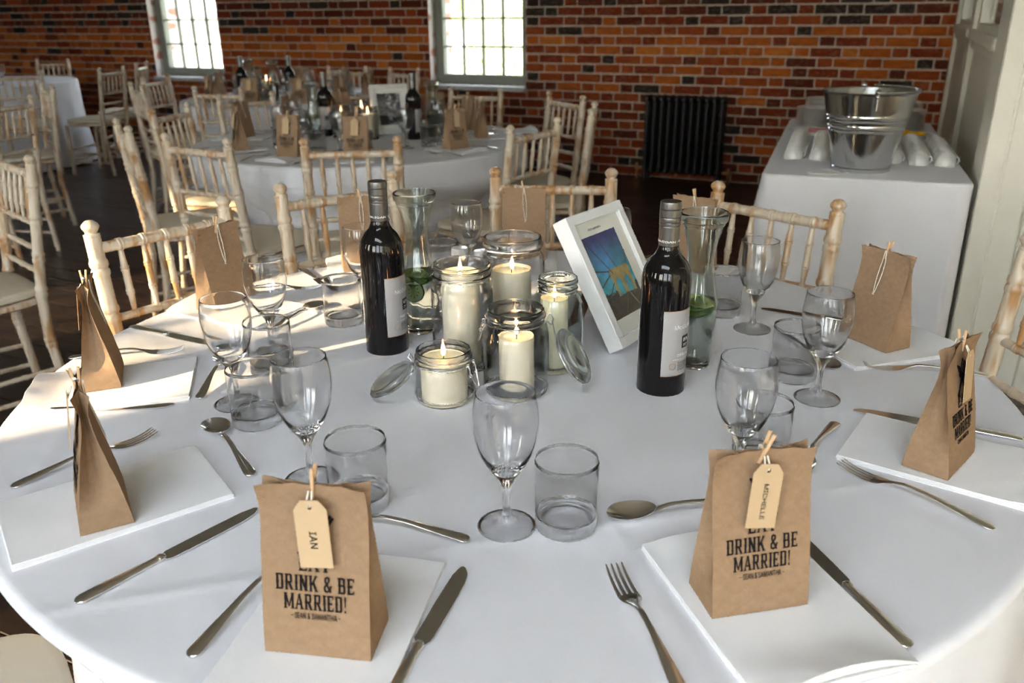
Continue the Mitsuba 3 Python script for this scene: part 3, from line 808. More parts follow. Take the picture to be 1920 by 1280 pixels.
def bag(x, y, rz, label, group, name_on_tag=None, v=0, tag_tilt=4, z=0.7621, s=1.0, peg_tilt=12):
    t = thing('favour_bag', label, 'gift bag', group)
    at = M(x, y, z, rz, s)
    put(t + '__paper_body', BAGS[v % 4], at)
    put(t + '__printed_lettering', LETTERS, at)
    pm = at @ M(0.001, 0, BL - .001) @ rotm([0, 1, 0], peg_tilt)
    pg = put(t + '__peg', PEG, pm)
    put(pg + '__spring', SPRING, pm)
    put(t + '__string', STRINGS[v % 4], at)
    lp = put(t + '__tag_loop', LOOP, at)
    tm = at @ M(0.001, -0.0125, BL - 0.0165) @ rotm([0, 1, 0], tag_tilt) @ rotm([1, 0, 0], -7) @ M(0, 0, -.0585)
    tg = put(t + '__name_tag', TAG, tm)
    labels[tg] = {'label': 'pale card name tag'}
    if name_on_tag:
        if name_on_tag not in TEXTS:
            TEXTS[name_on_tag] = P(tag_text(name_on_tag,   .0066 if len(name_on_tag) < 5 else .0046, .0165 if len(name_on_tag) < 5 else .036), 'ink')
        put(tg + '__stamped_name', TEXTS[name_on_tag], tm @ M(0, -.0004, 0))
    return t
GB = 'kraft favour bags on the nearest table'
bag(-.178, .651, -8.5, 'printed kraft bag at front left, its tag stamped with a three letter name', GB, 'IAN', 0, -4, peg_tilt=6)
bag(.237, .707, 11.5, 'printed kraft bag at front right, its tag stamped with a long name', GB, 'MICHELLE', 1, 7, peg_tilt=22)
bag(-.494, .877, -61, 'kraft bag seen from its gusset side at lower left', GB, None, 2, peg_tilt=-20)
bag(-.669, 1.269, -69, 'kraft bag with a sunlit gusset side, by the left table edge', GB, None, 3, peg_tilt=-18)
bag(-.584, 1.640, -120, 'plain backed kraft bag in front of the sunlit chair', GB, None, 0, peg_tilt=-10)
bag(-.342, 1.904, -165, 'plain backed kraft bag behind the left wine bottle', GB, None, 1, peg_tilt=8)
bag(.031, 1.985, 178, 'plain backed kraft bag behind the wide candle jar', GB, None, 2)
bag(.412, 1.870, 142, 'plain backed kraft bag behind the right carafe', GB, None, 3)
bag(.648, 1.405, 115, 'plain backed kraft bag at the right, in front of the buffet cloth', GB, None, 0, peg_tilt=-14)
bag(.561, .980, 46, 'kraft bag turned sideways at the right edge, a dark tag hiding its print', GB, None, 1, peg_tilt=-20)

# ---------------------------------------------------------------- napkins
def napkin_mesh(L, Wd, seed, puff=0.0):
    r = np.random.default_rng(seed)
    th = 0.0012
    n_l = 4
    prof = []
    step = 0.0017
    half = L / 2
    for k_ in range(n_l):
        z = 0.0008 + k_ * step
        a0 = -half + r.uniform(0, .004)
        a1 = half - r.uniform(0, .004)
        xs = np.linspace(a0, a1, 16)
        if k_ % 2:
            xs = xs[::-1]
        prof += [(x_, z) for x_ in xs]
        if k_ < n_l - 1:
            e = xs[-1]
            sg = 1 if k_ % 2 == 0 else -1
            big = 1 + puff * (k_ == n_l - 2)
            prof += [(e + sg * step * .6 * big * math.cos(q_), z + step / 2 * (1 + math.sin(q_))) for q_ in np.linspace(-PI / 2, PI / 2, 7)[1:-1]]
    pr = np.array(prof)
    tan = np.gradient(pr, axis=0)
    tan /= np.linalg.norm(tan, axis=1, keepdims=True)
    nor = np.stack([-tan[:, 1], tan[:, 0]], -1) * th / 2
    loop = np.vstack([pr + nor, (pr - nor)[::-1]])
    ys = np.linspace(-Wd / 2, Wd / 2, 14)
    rows = []
    sk = r.uniform(-.05, .05)
    for q_, y_ in enumerate(ys):
        v = np.stack([loop[:, 0] + y_ * sk, np.full(len(loop), y_), loop[:, 1]], -1)
        lift = (meshkit.fbm(v * [14, 14, 0] + seed * 5.3, 2, seed) - 0.45) * 0.009 * np.clip(np.abs(v[:, 0]) / half - .40, 0, 1) * 2
        v[:, 2] = v[:, 2] * (1 + np.clip(lift, 0, 1) * 220 * (v[:, 2] / 0.008))
        v[:, 1] += (v[:, 2] - .005) * r.uniform(-.3, .3)
        if puff:
            e = np.clip((v[:, 0] / half - .62) / .38, 0, 1)
            up = np.sin(np.clip((y_ / Wd + .5), 0, 1) * PI) ** .7
            v[:, 2] *= 1 + e * puff * up * 1.1
        rows.append(v)
    V = np.array(rows)
    m = grid(V, True)
    n0 = len(loop)
    hn = n0 // 2
    caps = []
    for row, fl in ((0, False), (len(ys) - 1, True)):
        b = row * n0
        for i in range(hn - 1):
            q4 = [b + i, b + i + 1, b + n0 - 2 - i, b + n0 - 1 - i]
            if fl: q4 = q4[::-1]
            caps += [[q4[0], q4[1], q4[2]], [q4[0], q4[2], q4[3]]]
    m = trimesh.Trimesh(m.vertices, np.vstack([m.faces, caps]), process=False)
    m.vertices[:, 2] -= m.vertices[:, 2].min()
    return m
def napkin(x, y, out_deg, L, Wd, label, seed, puff=0.0, group='folded napkins on the nearest table', z=None):
    k = put('napkin', P(napkin_mesh(L, Wd, seed, puff), 'napkin_linen', 50), M(x, y, TT if z is None else z, out_deg))
    tell(k, label, 'napkin', group)
for a in [(-.178, .668, 259, .235, .165, 'folded white napkin under the front left printed bag', 1, 0), (.255, .702, 286, .245, .165, 'folded white napkin under the front right printed bag, one end rolled over', 2, 1.6),
          (-.490, .900, 217, .245, .155, 'folded white napkin under the lower left gusset side bag', 3, .4), (-.640, 1.243, 197, .245, .165, 'loosely folded white napkin under the bag with the sunlit gusset', 4, 1.5),
          (-.555, 1.622, 151, .235, .16, 'folded white napkin under the plain bag before the sunlit chair', 5, 1.3), (-.345, 1.90, 105, .22, .16, 'folded white napkin under the plain bag behind the left bottle', 6, .8),
          (.028, 1.93, 88, .215, .16, 'folded white napkin under the bag behind the wide jar', 7, .3), (.385, 1.835, 53, .22, .16, 'folded white napkin under the bag behind the right carafe', 8, .3),
          (.650, 1.398, 17, .235, .165, 'folded white napkin under the right hand plain bag', 9, .9), (.572, .988, -36, .24, .155, 'folded white napkin under the sideways bag at right', 10, .5)]:
    napkin(*a)

# ---------------------------------------------------------------- cutlery
def loft(sec, caps=True):
    """sec: list of (x, half width, half thickness, z centre); rounded sections along x."""
    n = 14
    th = np.arange(n) * 2 * PI / n
    rows = [np.stack([np.full(n, x_), w_ * np.cos(th), zc + t_ * np.sin(th)], -1) for x_, w_, t_, zc in sec]
    m = grid(np.array(rows), True)
    e = len(rows) - 1
    fs = []
    for b, fl in ((0, 1), (e * n, 0)):
        for i in range(1, n - 1):
            f_ = [b, b + i, b + i + 1]
            fs.append(f_[::-1] if not fl else f_)
    return trimesh.Trimesh(m.vertices, np.vstack([m.faces, fs]), process=False)
def resample(sec, k=3):
    s = np.array(sec, float)
    x = np.arange(len(s))
    xi = np.linspace(0, len(s) - 1, (len(s) - 1) * k + 1)
    from scipy.interpolate import PchipInterpolator
    return PchipInterpolator(x, s)(xi).tolist()
HANDLE = loft(resample([(0, .0015, .0008, .0030), (.0025, .0060, .0020, .0032), (.008, .0082, .0028, .0034), (.025, .0080, .0033, .0036), (.06, .0062, .0034, .0036), (.088, .0046, .0034, .0036), (.093, .0058, .0040, .0042), (.0965, .0052, .0036, .0042), (.100, .0035, .0020, .0042)]))
def blade_mesh():
    o = [(.097, -.0045), (.103, -.0085), (.13, -.0095), (.165, -.0098), (.195, -.0092), (.212, -.0062), (.220, -.0010), (.2215, .0020), (.219, .0045), (.205, .0075), (.16, .0083), (.105, .0080), (.098, .0045)]
    pl = Polygon(o).buffer(.0004)
    m = trimesh.creation.extrude_polygon(pl, .0014, engine='earcut')
    m.apply_translation([0, 0, .0020])
    return m
KH, KB = P(HANDLE, 'steel', 45), P(blade_mesh(), 'steel', 30)
HSEC = [(0, .0015, .0008, .0030), (.0025, .0058, .0016, .0034), (.008, .0080, .0021, .0040), (.03, .0070, .0020, .0062), (.06, .0048, .0018, .0095), (.085, .0036, .0017, .0118), (.105, .0034, .0017, .0120), (.118, .0038, .0016, .0098)]
def fork_mesh():
    h = loft(resample(HSEC + [(.128, .0062, .0013, .0070), (.135, .0098, .0011, .0050), (.142, .0116, .0010, .0036), (.148, .0120, .0009, .0030)]))
    out = [h]
    for k_ in range(4):
        y0 = -.0093 + k_ * .0062
        y1 = -.0087 + k_ * .0058
        out.append(loft(resample([(.146, .0024, .0009, .0031), (.160, .0019, .0010, .0022), (.178, .0016, .0010, .0040), (.190, .0012, .0009, .0075), (.194, .0005, .0004, .0088)])))
        out[-1].vertices[:, 1] += np.interp(out[-1].vertices[:, 0], [.146, .194], [y0, y1])
    return cat(out)
def spoon_mesh():
    h = loft(resample(HSEC + [(.126, .0046, .0014, .0078), (.132, .0052, .0012, .0066)]))
    n, r_ = 28, 9
    th = np.arange(n) * 2 * PI / n
    cx, a, b = .1585, .0300, .0195
    def shell(dz):
        rows = []
        for q_ in np.linspace(0.001, 1, r_):
            x_ = a * q_ * np.cos(th)
            y_ = b * q_ * np.sin(th) * (1 + .10 * np.cos(th))
            z_ = .0004 + dz + .0088 * (q_ ** 2.0) + .0016 * np.cos(th) * -1 * q_
            rows.append(np.stack([cx + x_, y_, z_], -1))
        return np.array(rows)
    up, lo = shell(.0011), shell(0.0)
    m1, m2 = grid(up, True), grid(lo, True)
    m2.invert()
    rim = grid(np.array([lo[-1], up[-1]]), True)
    m = cat([h, m1, m2, rim])
    m.vertices[:, 2] += .0012
    m.fix_normals()
    return m
FORK, SPOON = P(fork_mesh(), 'steel', 40), P(spoon_mesh(), 'steel', 45)
def lay(a, b, length, anchor):
    a, b = np.array(a), np.array(b)
    d = (b - a) / np.linalg.norm(b - a)
    o = a if anchor == 'h' else b - d * length
    return M(o[0], o[1], TT, math.degrees(math.atan2(d[1], d[0])))
GK, GF, GS = 'table knives on the nearest table', 'table forks on the nearest table', 'dessert spoons on the nearest table'
def knife(a, b, anchor, label, g=GK):
    t = thing('table_knife', label, 'knife', g)
    at = lay(a, b, .2215, anchor)
    put(t + '__handle', KH, at)
    put(t + '__blade', KB, at)
def fork(a, b, anchor, label, g=GF):
    tell(put('table_fork', FORK, lay(a, b, .194, anchor)), label, 'fork', g)
def spoon(a, b, anchor, label, g=GS):
    tell(put('dessert_spoon', SPOON, lay(a, b, .1885, anchor)), label, 'spoon', g)
knife((-.448, .707), (-.31, .879), 'h', 'steel knife lying left of the front left printed bag')
knife((-.107, .588), (-.053, .76), 't', 'steel knife right of the front left printed bag, resting by its napkin')
knife((.37, .631), (.328, .785), 'h', 'steel knife right of the front right printed bag')
knife((.711, 1.038), (.509, 1.137), 't', 'steel knife lying behind the sideways bag at right')
knife((-.737, 1.155), (-.52, 1.175), 't', 'steel knife lying behind the lower left gusset side bag')
knife((-.728, 1.524), (-.536, 1.426), 't', 'steel knife on the sunlit cloth at left')
knife((-.492, 1.912), (-.377, 1.729), 't', 'steel knife behind the tumbler left of the left bottle')
knife((.69, 1.485), (.50, 1.60), 't', 'steel knife behind the wine glass by the right hand plain bag')
knife((-.085, 2.03), (-.085, 1.81), 'h', 'steel knife hidden behind the candle jars')
knife((.345, 2.0), (.225, 1.83), 'h', 'steel knife behind the photo frame')
fork((-.303, .627), (-.266, .728), 'h', 'steel fork mostly hidden by the front left printed bag')
fork((.144, .585), (.107, .757), 't', 'steel fork left of the front right printed bag')
fork((.552, .823), (.433, .968), 'h', 'steel fork in front of the sideways bag at right')
fork((.735, 1.268), (.587, 1.301), 't', 'steel fork in front of the right hand plain bag')
fork((-.638, .934), (-.525, 1.065), 'h', 'steel fork behind the lower left gusset side bag')
fork((-.679, 1.385), (-.585, 1.401), 't', 'steel fork on the sunlit cloth beside the bag with the sunlit gusset')
fork((-.60, 1.745), (-.413, 1.765), 't', 'steel fork behind the wine glass before the sunlit chair')
spoon((-.05, .809), (-.171, .851), 'h', 'steel spoon right of the front left printed bag, bowl behind it')
spoon((.233, .875), (.11, .852), 't', 'steel spoon left of the front right printed bag')
spoon((.468, 1.093), (.398, .999), 'h', 'steel spoon behind the front right printed bag')
spoon((.49, 1.46), (.518, 1.342), 'h', 'steel spoon seen through the tumbler at right')
spoon((-.328, .941), (-.443, 1.113), 't', 'steel spoon with its bowl towards the left tumbler')
spoon((-.487, 1.193), (-.499, 1.383), 'h', 'steel spoon left of the left wine glasses')
spoon((-.446, 1.506), (-.39, 1.653), 't', 'steel spoon left of the tumbler by the left bottle')

# ---------------------------------------------------------------- wine bottles
bot = fine([(0, .004), (.022, .0015), (.033, .001), (.0365, .004), (.0375, .010), (.0375, .17)], 3) + fine([(.0375, .172), (.0372, .184), (.0345, .198), (.028, .210), (.0205, .219), (.0162, .228), (.0148, .238), (.0145, .262)], 4)
BOTTLE = P(lathe(bot + [(.0145, .285), (0, .285)], 56), 'bottle_glass', 40)
cap = [(.0150, .2335), (.0154, .2340), (.0154, .262), (.0151, .2635), (.0158, .2645), (.0158, .268), (.0152, .269), (.0158, .2705), (.0158, .275), (.0152, .2765), (.0160, .2775), (.0160, .2875), (.0152, .2885), (.0158, .2895), (.0158, .2975), (.0150, .2995), (0, .3)]
CAPSULE = P(lathe(cap, 48), 'capsule', 25)
def wrap(m, r):
    """Bends a flat mesh (x around, y up, z out) round a bottle of radius r; x = 0 faces -y."""
    v = np.array(m.vertices)
    a = v[:, 0] / r
    q_ = r + v[:, 2]
    return trimesh.Trimesh(np.stack([q_ * np.sin(a), -q_ * np.cos(a), v[:, 1]], -1), m.faces, process=False)
def patch(x0, x1, z0, z1, d=.0003):
    return densify(flat(sbox(x0, z0, x1, z1), d), .006)
R0 = .0375
LAB = P(wrap(patch(-.040, .040, .034, .139), R0), 'label_grey', 30)
LCOP = [P(wrap(patch(-.040, .040, a_, a_ + .0011, .0005), R0), 'label_copper') for a_ in (.139, .0335)]
LBOX = P(wrap(patch(-.007, .010, .078, .098, .0006), R0), 'print_dark')
def wtext(t, w, h, x, z, bold=False):
    m = plain_text(t, w, h, bold)
    m.apply_translation([x, z, .0005])
    return wrap(densify(m, .005), R0)
LTXT = P(cat([wtext('McGUIGAN', .052, .0068, .004, .110), wtext('BIN', .011, .0052, .0015, .089), wrap(patch(-.004, .007, .0835, .0843, .0008), R0), wrap(patch(-.004, .005, .0812, .0818, .0008), R0), wtext('SHIRAZ', .030, .0042, .000, .0655), wrap(patch(-.022, .026, .0605, .0608, .0006), R0)]), 'print_white')
LSEAL = P(wrap(densify(xf(flat(Point(0, 0).buffer(.0058).difference(Point(0, 0).buffer(.0048)), .0005), M(-.022, .050, 0)), .004), R0), 'label_copper')
LSMALL = P(cat([wrap(patch(-.013, .020, z_, z_ + .0009, .0005), R0) for z_ in (.055, .0525, .050, .0475, .045, .0425)]), 'print_dark')
BLAB = P(wrap(patch(-.030, .030, .042, .132), R0), 'label_white')
BTXT = P(cat([wrap(patch(-.024, .024, z_, z_ + .0007, .0005), R0) for z_ in np.arange(.068, .108, .0035)] + [wrap(patch(.010 + .0026 * i, .0112 + .0026 * i + .0005 * (i % 2), .044, .058, .0005), R0) for i in range(6)]), 'print_dark')
def cap_text():
    m = plain_text('McGUIGAN · McGUIGAN ·', .0155 * 2 * PI * .96, .0030)
    m.apply_translation([0, .2395, .0001])
    return wrap(densify(m, .004), .0154)
CTXT = P(cap_text(), 'print_white')
def bottle(x, y, front, label, group='red wine bottles', plain=False):
    """front: degrees the front label is turned to the right of the camera's line."""
    t = thing('wine_bottle', label, 'wine bottle', group)
    base = math.degrees(math.atan2(y, x)) - 90
    at = M(x, y, TT, base + front)
    put(t + '__glass_body', BOTTLE, at)
    c = put(t + '__screw_cap', CAPSULE, at)
    f = put(t + '__front_label', LAB, at)
    put(f + '__label_box', LBOX, at)
    if not plain:
        put(c + '__printed_name', CTXT, at)
        put(f + '__lettering', LTXT, at)
        for q_ in LCOP: put(f + '__copper_edge', q_, at)
        put(f + '__seal', LSEAL, at)
        put(f + '__small_print', LSMALL, at)
        bt = at @ M(rz=180 - 8)
        b = put(t + '__back_label', BLAB, bt)
        put(b + '__small_print', BTXT, bt)
    return t
bottle(-.223, 1.41, 63, 'dark red wine bottle on the left of the candle jars')
bottle(.236, 1.231, 60, 'dark red wine bottle on the right, in front of the photo frame')

# ---------------------------------------------------------------- carafes
def facet(t, z):
    k_ = min(1, max(0, (z - .035) / .05)) * min(1, max(0, (.235 - z) / .03))
    return 1 + .022 * k_ * math.cos(9 * t)
car_o = fine([(0, .002), (.020, .0), (.0245, .0025), (.0262, .008), (.0285, .04), (.0312, .085), (.0318, .105), (.0300, .125), (.0252, .150), (.0220, .172), (.0215, .190), (.0240, .212), (.0305, .236), (.0335, .244), (.0345, .247), (.0352, .2485), (.0372, .250), (.0385, .257), (.0385, .262)], 3)
car_i = fine([(.0372, .2635), (.0355, .256), (.0325, .245), (.0290, .236), (.0224, .212), (.0199, .190), (.0204, .172), (.0235, .150), (.0282, .125), (.0299, .105), (.0294, .085), (.0267, .04), (.0235, .014), (.018, .0098), (0, .009)], 3)
CARAFE = pieces(car_o + car_i, [('rim', 'green_glass', lambda r, z: z > .243), ('base', 'green_glass', lambda r, z: z < .010), ('glass_body', 'green_wall', lambda r, z: True)], 72, facet, 45)
wat = fine([(0, .0096), (.0175, .0104), (.0230, .0146), (.0262, .04), (.0289, .085), (.0294, .105), (.0286, .117)], 3) + [(0, .117)]
WATER = P(lathe(wat, 60, facet), 'water_clear', 40)
def slice_parts(r_):
    n = 36
    th = np.arange(n) * 2 * PI / n
    skin = np.array([[r_ * .97 * np.ones(n), -.0018], [r_ * (1 + .02 * np.cos(9 * th)), -.0013], [r_ * (1 + .02 * np.cos(9 * th)), .0013], [r_ * .97 * np.ones(n), .0018]], dtype=object)
    rows = np.array([np.stack([q_[0] * np.cos(th), q_[0] * np.sin(th), np.full(n, q_[1])], -1) for q_ in skin])
    return grid(rows, True), lathe([(0, -.00185), (r_ * .965, -.0018), (r_ * .965, .0018), (0, .00185)], n)
def seeds_mesh(r_):
    out = []
    for i in range(9):
        a = i * 2 * PI / 9
        s = lathe([(0, -.00198), (.0011, -.00195), (.0011, .00195), (0, .00198)], 6)
        s.apply_scale([1.9, .8, 1])
        s.apply_transform(M(r_ * .5 * math.cos(a), r_ * .5 * math.sin(a), 0, math.degrees(a)))
        out.append(s)
    return cat(out)
SK = {r_: (P(slice_parts(r_)[0], 'cucumber_skin', 40), P(slice_parts(r_)[1], 'cucumber_flesh', 30), P(seeds_mesh(r_), 'mint')) for r_ in (.0195, .0215)}
def cucumber(at, r_, label):
    t = thing('cucumber_slice', label, 'cucumber slice', 'cucumber slices in the carafes')
    put(t + '__flesh', SK[r_][1], at)
    put(t + '__skin', SK[r_][0], at)
    put(t + '__seeds', SK[r_][2], at)
def carafe(x, y, label, rz=0, group='water carafes on the nearest table'):
    t = thing('carafe', label, 'carafe', group)
    put_pieces(t, CARAFE, M(x, y, TT, rz))
    w = put(t + '__water', WATER, M(x, y, TT, rz))
    return M(x, y, TT, rz)
a = carafe(-.172, 1.497, 'glass water carafe behind the left wine bottle', 10)
for dx, dy, z, tx, ty, l in ((-.004, .002, .112, 8, 6, 'topmost'), (.004, -.003, .1055, -10, 4, 'second'), (-.002, .001, .099, 6, -8, 'lowest flat')):
    cucumber(a @ M(dx, dy, z) @ rotm([1, 0, 0], tx) @ rotm([0, 1, 0], ty), .0215, f'{l} cucumber slice floating in the left carafe')
cucumber(a @ M(-.010, -.016, .083) @ rotm([0, 0, 1], -28) @ rotm([1, 0, 0], 82), .0195, 'upright cucumber slice pressed to the glass of the left carafe')
a = carafe(.307, 1.319, 'glass water carafe behind the right wine bottle', 0)
for dx, dy, z, tx, ty, l in ((.002, .004, .112, 14, 10, 'upper'), (.004, -.002, .104, -8, -6, 'middle'), (.000, .001, .097, 8, -14, 'lower')):
    cucumber(a @ M(dx, dy, z) @ rotm([1, 0, 0], tx) @ rotm([0, 1, 0], ty), .0215, f'{l} cucumber slice floating in the right carafe')

# ---------------------------------------------------------------- candle jars
def ring(r_, z, w, n=56):
    return tube([[r_ * math.cos(q_), r_ * math.sin(q_), z] for q_ in np.arange(n) * 2 * PI / n], w, 7, closed=True)
def jar_shell(rb, rr, h, neck, th=.0026, threads=0, square=0.0):
    """Outer and inner profile of a jar: body radius rb, rim radius rr, neck height from the top."""
    s = h - neck
    o = [(0, .003), (rb * .72, .0005), (rb * .90, .002), (rb * .985, .010), (rb, .020), (rb, s - .028), (rb * .97, s - .016), (rb * .5 + rr * .5, s - .006), (rr * .955, s)]
    o = fine(o, 3)
    body = [(r_, z_) for r_, z_ in o if z_ >= .0215]
    if threads:
        for k_ in range(threads):
            z = s + neck * (k_ + .35) / (threads + .3)
            o += [(rr * .955, z), (rr * 1.0, z + .0016), (rr * 1.0, z + .0030), (rr * .955, z + .0046)]
    else:
        o += [(rr * .955, s + neck * .25), (rr * 1.015, s + neck * .40), (rr * 1.02, s + neck * .52), (rr * .965, s + neck * .66)]
    o += [(rr * .97, h - .003), (rr * .96, h - .0008)]
    i = [(rr * .93, h), (rr * .91, h - .002), (rr * .955 - th, s + .004)] + [(r_ - th, z_ - .0008) for r_, z_ in body[::-1]]
    tail = fine([(rb - th, .0205), (rb * .96 - th, .011), (rb * .80, .0065), (0, .0060)], 2)
    fn = None
    if square:
        def fn(t, z):
            k_ = min(1, max(0, (s - .004 - z) / .03))
            c = abs(math.cos(t - .4)) ** 5 + abs(math.sin(t - .4)) ** 5
            return 1 + k_ * square * (c ** (-1 / 5) - 1.08)
    g = 'green' if square else 'clear'
    return pieces(o + i + tail, [('rim', g + '_glass', lambda r, z: z > s - .001), ('base', g + '_glass', lambda r, z: z < .010), ('glass_body', g + '_wall', lambda r, z: True)], 64, fn, 42)
def lid_mesh(r_):
    o = [(0, .0), (r_ * .80, .0), (r_ * .86, .003), (r_ * .88, .006), (r_ * 1.0, .0065), (r_ * 1.03, .0085), (r_ * 1.0, .0115), (r_ * .80, .0135), (r_ * .74, .0165), (r_ * .70, .017), (r_ * .66, .0145), (0, .0125)]
    return lathe(fine(o, 2), 56)
FLAME = lathe(fine([(0, 0), (.0022, .0015), (.0036, .006), (.0036, .0105), (.0026, .016), (.0011, .0225), (0, .028)], 3), 16)
flame_n = [0]
def candle(x, y, z0, r_, h, label, group, lean=(0, 0), fs=1.0):
    t = thing('pillar_candle', label, 'candle', group)
    at = M(x, y, z0)
    o = [(0, 0), (r_ * .97, 0), (r_, .002), (r_, h - .004), (r_ * .975, h - .0012), (r_ * .93, h), (r_ * .86, h - .0012), (r_ * .45, h - .0030), (0, h - .0032)]
    put(t + '__wax_body', P(lathe(fine(o, 2), 48), 'wax', 40), at)
    put(t + '__wick', P(tube([[0, 0, h - .004], [.0004, 0, h + .003], [.0016, 0, h + .0075]], .0008, 6), 'wick'), at)
    fm = at @ M(lean[0], lean[1], h + .0035, 0, fs)
    put(t + '__flame', {**P(FLAME, 'wick', True), 'emitter': {'type': 'area', 'radiance': rgb(30., 12.5, 4.2), 'sampling_weight': 0.05}}, fm)
    flame_n[0] += 1
    return t
def clip_wires(r_, zc, ang):
    """Wire bail round a clip-top jar: neck ring plus the lever loops at the angle ang (degrees)."""
    out = [ring(r_ + .0006, zc, .0011)]
    a = math.radians(ang)
    e, s = np.array([math.cos(a), math.sin(a), 0]), np.array([-math.sin(a), math.cos(a), 0])
    for sg in (-1, 1):
        b = e * (r_ + .002) + s * sg * .010 + [0, 0, zc]
        out.append(tube([b, b + e * .003 + [0, 0, -.006], b + e * .0045 + [0, 0, -.016], b + e * .009 + s * sg * -.004 + [0, 0, -.030], b + e * .012 - s * sg * .008 + [0, 0, -.036]], .0011, 6))
        out.append(xf(ring(.0024, 0, .0009, 14), frame_m(b, e, [0, 0, 1], s)))
        out.append(xf(ring(.0024, 0, .0009, 14), frame_m(b + e * .0045 + [0, 0, -.016], e, [0, 0, 1], s)))
    out.append(tube([e * (r_ + .011) + s * .006 + [0, 0, zc - .034], e * (r_ + .0145) + [0, 0, zc - .038], e * (r_ + .011) - s * .006 + [0, 0, zc - .034]], .0011, 6))
    return cat(out)
GJ = 'glass jars with candles on the nearest table'
GC = 'cream candles on the nearest table'
def jar(x, y, mesh, label, group, gl='clear_glass', rz=0):
    t = thing('candle_jar', label, 'jar', group)
    put_pieces(t, mesh, M(x, y, TT, rz))
    return t
J = {}
# 1: low clip-top jar in front, its lid open to the left
t = jar(-.105, 1.194, jar_shell(.0462, .0432, .084, .022), 'low clip top candle jar at front left, its lid open to the left', GJ)
at = M(-.105, 1.194, TT)
put(t + '__wire_clip', P(clip_wires(.0435, .066, -22), 'wire', 40), at)
def lid_at(cx, cy, cz, axis):
    ez = np.array(axis, float); ez /= np.linalg.norm(ez)
    ex = np.cross([0, 1, 0.2], ez); ex /= np.linalg.norm(ex)
    return frame_m([cx, cy, cz], ex, np.cross(ez, ex), ez)
l = put(t + '__lid', P(lid_mesh(.0405), 'green_glass', 35), lid_at(-.190, 1.198, TT + .0390, (.53, .03, -.85)))
put(l + '__seal_ring', P(ring(.036, .0035, .0016), 'pane_rubber' if False else 'water_clear', 40), lid_at(-.190, 1.198, TT + .0390, (.53, .03, -.85)))
put(t + '__hinge_wire', P(tube([[-.047, .004, .066], [-.052, .012, .072], [-.056, .006, .066], [-.053, -.004, .072], [-.047, -.006, .066]], .0011, 6), 'wire', 40), at)
candle(-.105, 1.194, TT + .0064, .0355, .062, 'wide low candle in the low clip top jar', GC)
# 2: tall jar
t = jar(-.082, 1.331, jar_shell(.0512, .0487, .180, .026, threads=2), 'tall jar with a screw neck around the tallest candle', GJ)
candle(-.084, 1.330, TT + .0064, .0310, .152, 'tallest candle, in the tall jar', GC)
# 3: wide jar at the back
t = jar(.003, 1.440, jar_shell(.0560, .0520, .196, .028), 'wide jar at the back of the candle group', GJ)
candle(.001, 1.438, TT + .0064, .0340, .127, 'thick candle in the wide jar at the back', GC)
# 4: clip-top jar in front, lid hanging to the right
t = jar(.006, 1.2195, jar_shell(.0512, .0454, .140, .022), 'clip top candle jar at front right, its lid leaning on the table', GJ)
at = M(.006, 1.2195, TT)
put(t + '__wire_clip', P(cat([clip_wires(.0462, .120, 168)]), 'wire', 40), at)
put(t + '__hinge_wire', P(cat([tube([[.047, .008, .120], [.054, .010, .127], [.058, .004, .120], [.055, -.004, .113], [.048, -.008, .120]], .0012, 6), tube([[.056, .004, .118], [.060, .002, .098], [.066, .0, .080]], .0011, 6)]), 'wire', 40), at)
LD = lid_at(.0895, 1.222, TT + .0545, (.80, -.22, .52))
l = put(t + '__lid', P(lid_mesh(.0455), 'green_glass', 35), LD)
put(l + '__seal_ring', P(ring(.040, .0035, .0018), 'wire', 40), LD)
candle(.007, 1.222, TT + .0064, .0272, .0846, 'short candle in the clip top jar at front right', GC)
# 5: square jar
t = jar(.0755, 1.315, jar_shell(.0405, .0330, .160, .024, threads=2, square=.75), 'square jar with a narrow screw neck, right of the candle group', GJ, 'green_glass')
candle(.070, 1.316, TT + .0064, .0225, .113, 'slim candle in the square jar', GC, fs=.8)

# salt and pepper
for x, y, l in ((-.112, 1.775, 'small glass shaker with a white cap behind the tall jar'), (-.062, 1.748, 'second small white capped shaker, half hidden by the wide jar')):
    t = thing('salt_shaker', l, 'shaker', 'white capped shakers')
    put(t + '__glass_body', P(lathe(fine([(0, 0), (.015, 0), (.0175, .003), (.0175, .05), (.015, .062), (.0145, .068)], 3) + [(.013, .068), (.0155, .05), (.0155, .006), (0, .005)], 32), 'clear_glass', 40), M(x, y, TT))
    put(t + '__cap', P(lathe([(0, .066), (.0178, .066), (.0182, .068), (.0182, .084), (.0172, .0865), (0, .087)], 32), 'china', 30), M(x, y, TT))

